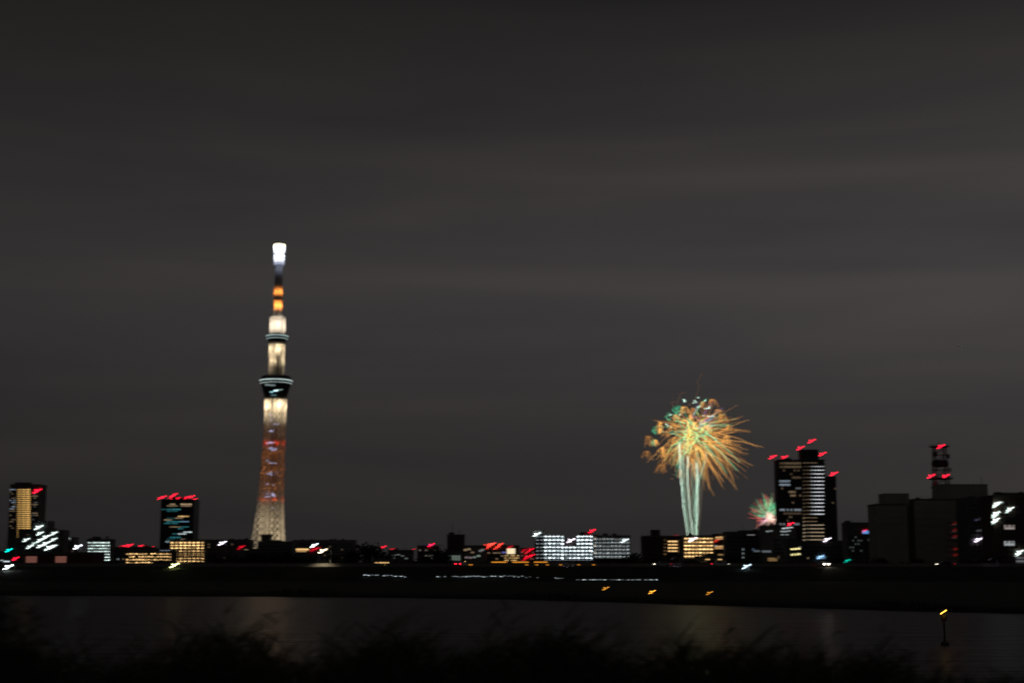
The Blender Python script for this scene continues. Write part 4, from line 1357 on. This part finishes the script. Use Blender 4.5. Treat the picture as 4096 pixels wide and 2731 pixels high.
# a continuous screen of trees along the back of the levee, tops uneven
g = random.Random(404)
GL_ = 'low dark trees along the back of the levee'
tops = [(60, 2250), (300, 2246), (430, 2243), (640, 2252), (760, 2250), (800, 2238), (870, 2212), (950, 2214), (1040, 2200), (1110, 2192), (1170, 2204), (1230, 2215), (1330, 2212), (1640, 2232), (1700, 2222), (1745, 2214), (1950, 2236), (2090, 2240), (2180, 2247), (2300, 2240), (2420, 2226), (2500, 2212), (2545, 2206), (2600, 2226), (2760, 2234), (2840, 2226), (2930, 2212), (3010, 2232), (3130, 2240), (3230, 2240), (3345, 2226), (3420, 2236), (3500, 2226), (3560, 2240), (3640, 2236), (3880, 2226), (3960, 2212), (4020, 2238)]
anch = ['under the warehouse left of the pink lit doorways', 'between the white lamp block and the corridor apartment', 'in front of the seven rows of small white lamps', 'left of the dazzling yellow green lamp', 'right of the dazzling yellow green lamp', 'under the right corner of the gold grid apartment', 'in front of the long office left of the tower foot', 'below the violet white lamp on the tall pole', 'below the left tower leg', 'below the right tower leg', 'left of the petrol station canopy', 'under the warm lit canopy fascia', 'right of the big cream lamp', 'below the terrace with faint greenish windows', 'below the violet sign', 'just left of the dark brown block', 'below the five red lamps', 'right of the cream signboard', 'under the left wing of the white lit apartment', 'under the middle of the white lit apartment', 'under the dim corridor apartment, left half', 'under the dim corridor apartment, right half', 'in the gap right of the dim corridor apartment', 'under the dark gold apartment', 'under the gold apartment below the big firework', 'left of the amber lit garage wall', 'right of the garage, under the school block', 'below the small red and green firework', 'below the pale hall with one red lamp', 'under the yellow lamps of the tower podium', 'below the lower tower wing', 'under the dark block with the blue sign', 'left of the olive slab blocks', 'under the left olive slab block', 'under the gap between the olive slab blocks', 'under the wing with the purple white lamp', 'left of the bright white landings', 'at the right edge under the white landings']
for i, (x, y) in enumerate(tops):
    tree('low dark tree ' + anch[i], x + g.uniform(-8, 8), y + g.uniform(-4, 3), 408 + g.uniform(0, 22), g.uniform(80, 130), i, GL_)

# ------------------------------------------------------------------ near bank reeds and bush
g = random.Random(505)
ctrl = [(-300, 2440), (0, 2500), (200, 2560), (420, 2600), (640, 2560), (800, 2490), (900, 2470), (1040, 2500), (1180, 2590), (1300, 2580), (1480, 2520), (1560, 2480), (1650, 2500), (1800, 2560), (1950, 2520), (2120, 2480), (2230, 2470), (2330, 2510), (2500, 2570), (2640, 2560), (2740, 2500), (2830, 2560), (2940, 2540), (3030, 2520), (3120, 2580), (3260, 2560), (3420, 2600), (3540, 2585), (3660, 2630), (3800, 2690), (3950, 2690), (4096, 2680), (4400, 2660)]


def topy(x):
    for (xa, ya), (xb, yb) in zip(ctrl, ctrl[1:]):
        if xa <= x <= xb:
            f = (x - xa) / (xb - xa)
            return ya + (yb - ya) * f
    return 2650


def ground_near(y):
    for (ya, za), (yb, zb) in zip(prof_near, prof_near[1:]):
        if ya <= y <= yb:
            return za + (zb - za) * (y - ya) / (yb - ya)
    return 1.7


prof_near = [(9, 3.6), (15, 2.4), (20, 1.9), (30, 1.7), (34, .6)]
rb = MB()
wind = Vector((.55, .1, 0))
for i in range(9000):
    x = g.uniform(-2300, 6400)
    Dr = g.uniform(18.5, 31)
    yt = topy((x + 300) % 4700 - 300) + 20 + abs(g.gauss(0, 1)) * 95
    if g.random() < .11:
        yt -= g.uniform(20, 150)
    if yt > 2800:
        continue
    p = at(x, yt, Dr)
    gz = ground_near(Dr) - .05
    h = p.z - gz
    if h < .5:
        continue
    lean = Vector((g.gauss(.16, .16), g.gauss(0, .14), 0))
    wv = g.uniform(.008, .017)
    kind = g.random()
    base = Vector((p.x, Dr, gz)) - lean * h * .45
    pts = []
    for k in range(6):
        f = k / 5
        q = base + Vector((0, 0, h * (f * 1.02 - .05 * f ** 3))) + lean * h * .45 * f ** 2.2
        pts.append(q)
    side = Vector((g.uniform(.6, 1), g.uniform(-.6, .6), 0)).normalized()
    k0 = len(rb.v)
    for k, q in enumerate(pts):
        wdt = wv * (1.0 - (k / 5) ** 2 * .9) * .8
        rb.v += [tuple(q - side * wdt), tuple(q + side * wdt)]
    for k in range(5):
        rb.f.append((k0 + 2 * k, k0 + 2 * k + 1, k0 + 2 * k + 3, k0 + 2 * k + 2)); rb.m.append(0)
    # leaves leaving the stem
    for j in range(3 if kind < .75 else 5):
        f = g.uniform(.45, .97)
        ii = min(4, int(f * 5)); ff = f * 5 - ii
        q = pts[ii] + (pts[ii + 1] - pts[ii]) * ff
        a = g.gauss(0, .8) + (0 if g.random() < .72 else math.pi)
        dr = Vector((math.cos(a), math.sin(a) * .7, 0))
        ln = g.uniform(.22, .48); lw = g.uniform(.011, .022)
        upw = g.uniform(.9, 1.9)
        sd = Vector((-dr.y * .5, dr.x * .5, .85)).normalized()
        k0 = len(rb.v)
        for k in range(5):
            f2 = k / 4
            pq = q + dr * (ln * f2) + Vector((0, 0, ln * (upw * f2 - .6 * f2 * f2)))
            wq = lw * (1 - f2 ** 1.6) + .0006
            rb.v += [tuple(pq - sd * wq), tuple(pq + sd * wq)]
        for k in range(4):
            rb.f.append((k0 + 2 * k, k0 + 2 * k + 1, k0 + 2 * k + 3, k0 + 2 * k + 2)); rb.m.append(0)
o = ob('reeds', rb.mesh('reeds', REED))
o['kind'] = 'stuff'; o['label'] = 'dark wind bent reeds along the near river bank'; o['category'] = 'reeds'

# bushy willow at the lower left corner
p = at(-40, 2385, 21)
t = thing('shrub', 'dark leafy shrub at the lower left corner of the near bank', 'shrub', (p.x, 21, ground_near(21) - .05))
h = p.z - ground_near(21)
st = MB()
for k in range(9):
    a = k * .7; rr = .25 + .1 * (k % 3)
    st.tube([(0, 0, 0), (math.cos(a) * rr, math.sin(a) * rr, h * .4), (math.cos(a) * rr * 2.2, math.sin(a) * rr * 2.2, h * .85)], [.035, .02, .008], 6)
ob('stem', st.mesh('stem', BARK), t)
g2 = random.Random(66); fb = MB()
for i in range(4200):
    a = g2.uniform(0, 2 * math.pi); rr = abs(g2.gauss(0, .55)); zz = h * (1 - .38 * rr * rr) * g2.uniform(.35, 1.03)
    q = Vector((math.cos(a) * rr * 1.6, math.sin(a) * rr * .9, zz))
    dr = Vector((g2.gauss(.5, .5), g2.gauss(0, .5), g2.gauss(-.1, .5))).normalized() * g2.uniform(.06, .12)
    sd = dr.cross(Vector((g2.gauss(0, 1), g2.gauss(0, 1), g2.gauss(0, 1)))).normalized() * .014
    k = len(fb.v)
    fb.v += [tuple(q - dr), tuple(q + sd), tuple(q + dr), tuple(q - sd)]
    fb.f.append((k, k + 1, k + 2, k + 3)); fb.m.append(0)
o = ob('foliage', fb.mesh('foliage', LEAF), t)

# ------------------------------------------------------------------ a distant aeroplane
p = at(3835, 1384, 16000)
t = thing('aeroplane', 'tiny distant aeroplane with a faint white lamp in the right sky', 'aeroplane', p, R(78))
AL = surf('aircraft_skin', (.4, .4, .42), .4, .05, .1)
ob('fuselage', MB().tube([(0, -18, 0), (0, -15, .2), (0, -8, .2), (0, 8, .2), (0, 17, 1.2)], [.5, 1.8, 2.1, 2.1, .4], 10).mesh('fuselage', AL), t)
for sx in (-1, 1):
    wgm = MB()
    wgm.v += [(sx * 1.8, -4, -.6), (sx * 1.8, 3, -.6), (sx * 17, 7, .6), (sx * 17, 5, .6), (sx * 1.8, -4, -.2), (sx * 1.8, 3, -.2), (sx * 17, 7, .8), (sx * 17, 5, .8)]
    for f in ((0, 1, 2, 3), (7, 6, 5, 4), (0, 4, 5, 1), (1, 5, 6, 2), (2, 6, 7, 3), (3, 7, 4, 0)):
        wgm.f.append(f); wgm.m.append(0)
    ob('wing', wgm.mesh('wing', AL), t)
ob('tail_fin', MB().box(-.2, .2, 12, 17, 1.5, 7.5).mesh('tail_fin', AL), t)
ob('nose_lamp', MB().box(-.5, .5, -19, -18, -.6, .6).mesh('nose_lamp', gl((1, .95, .9), 4)), t)
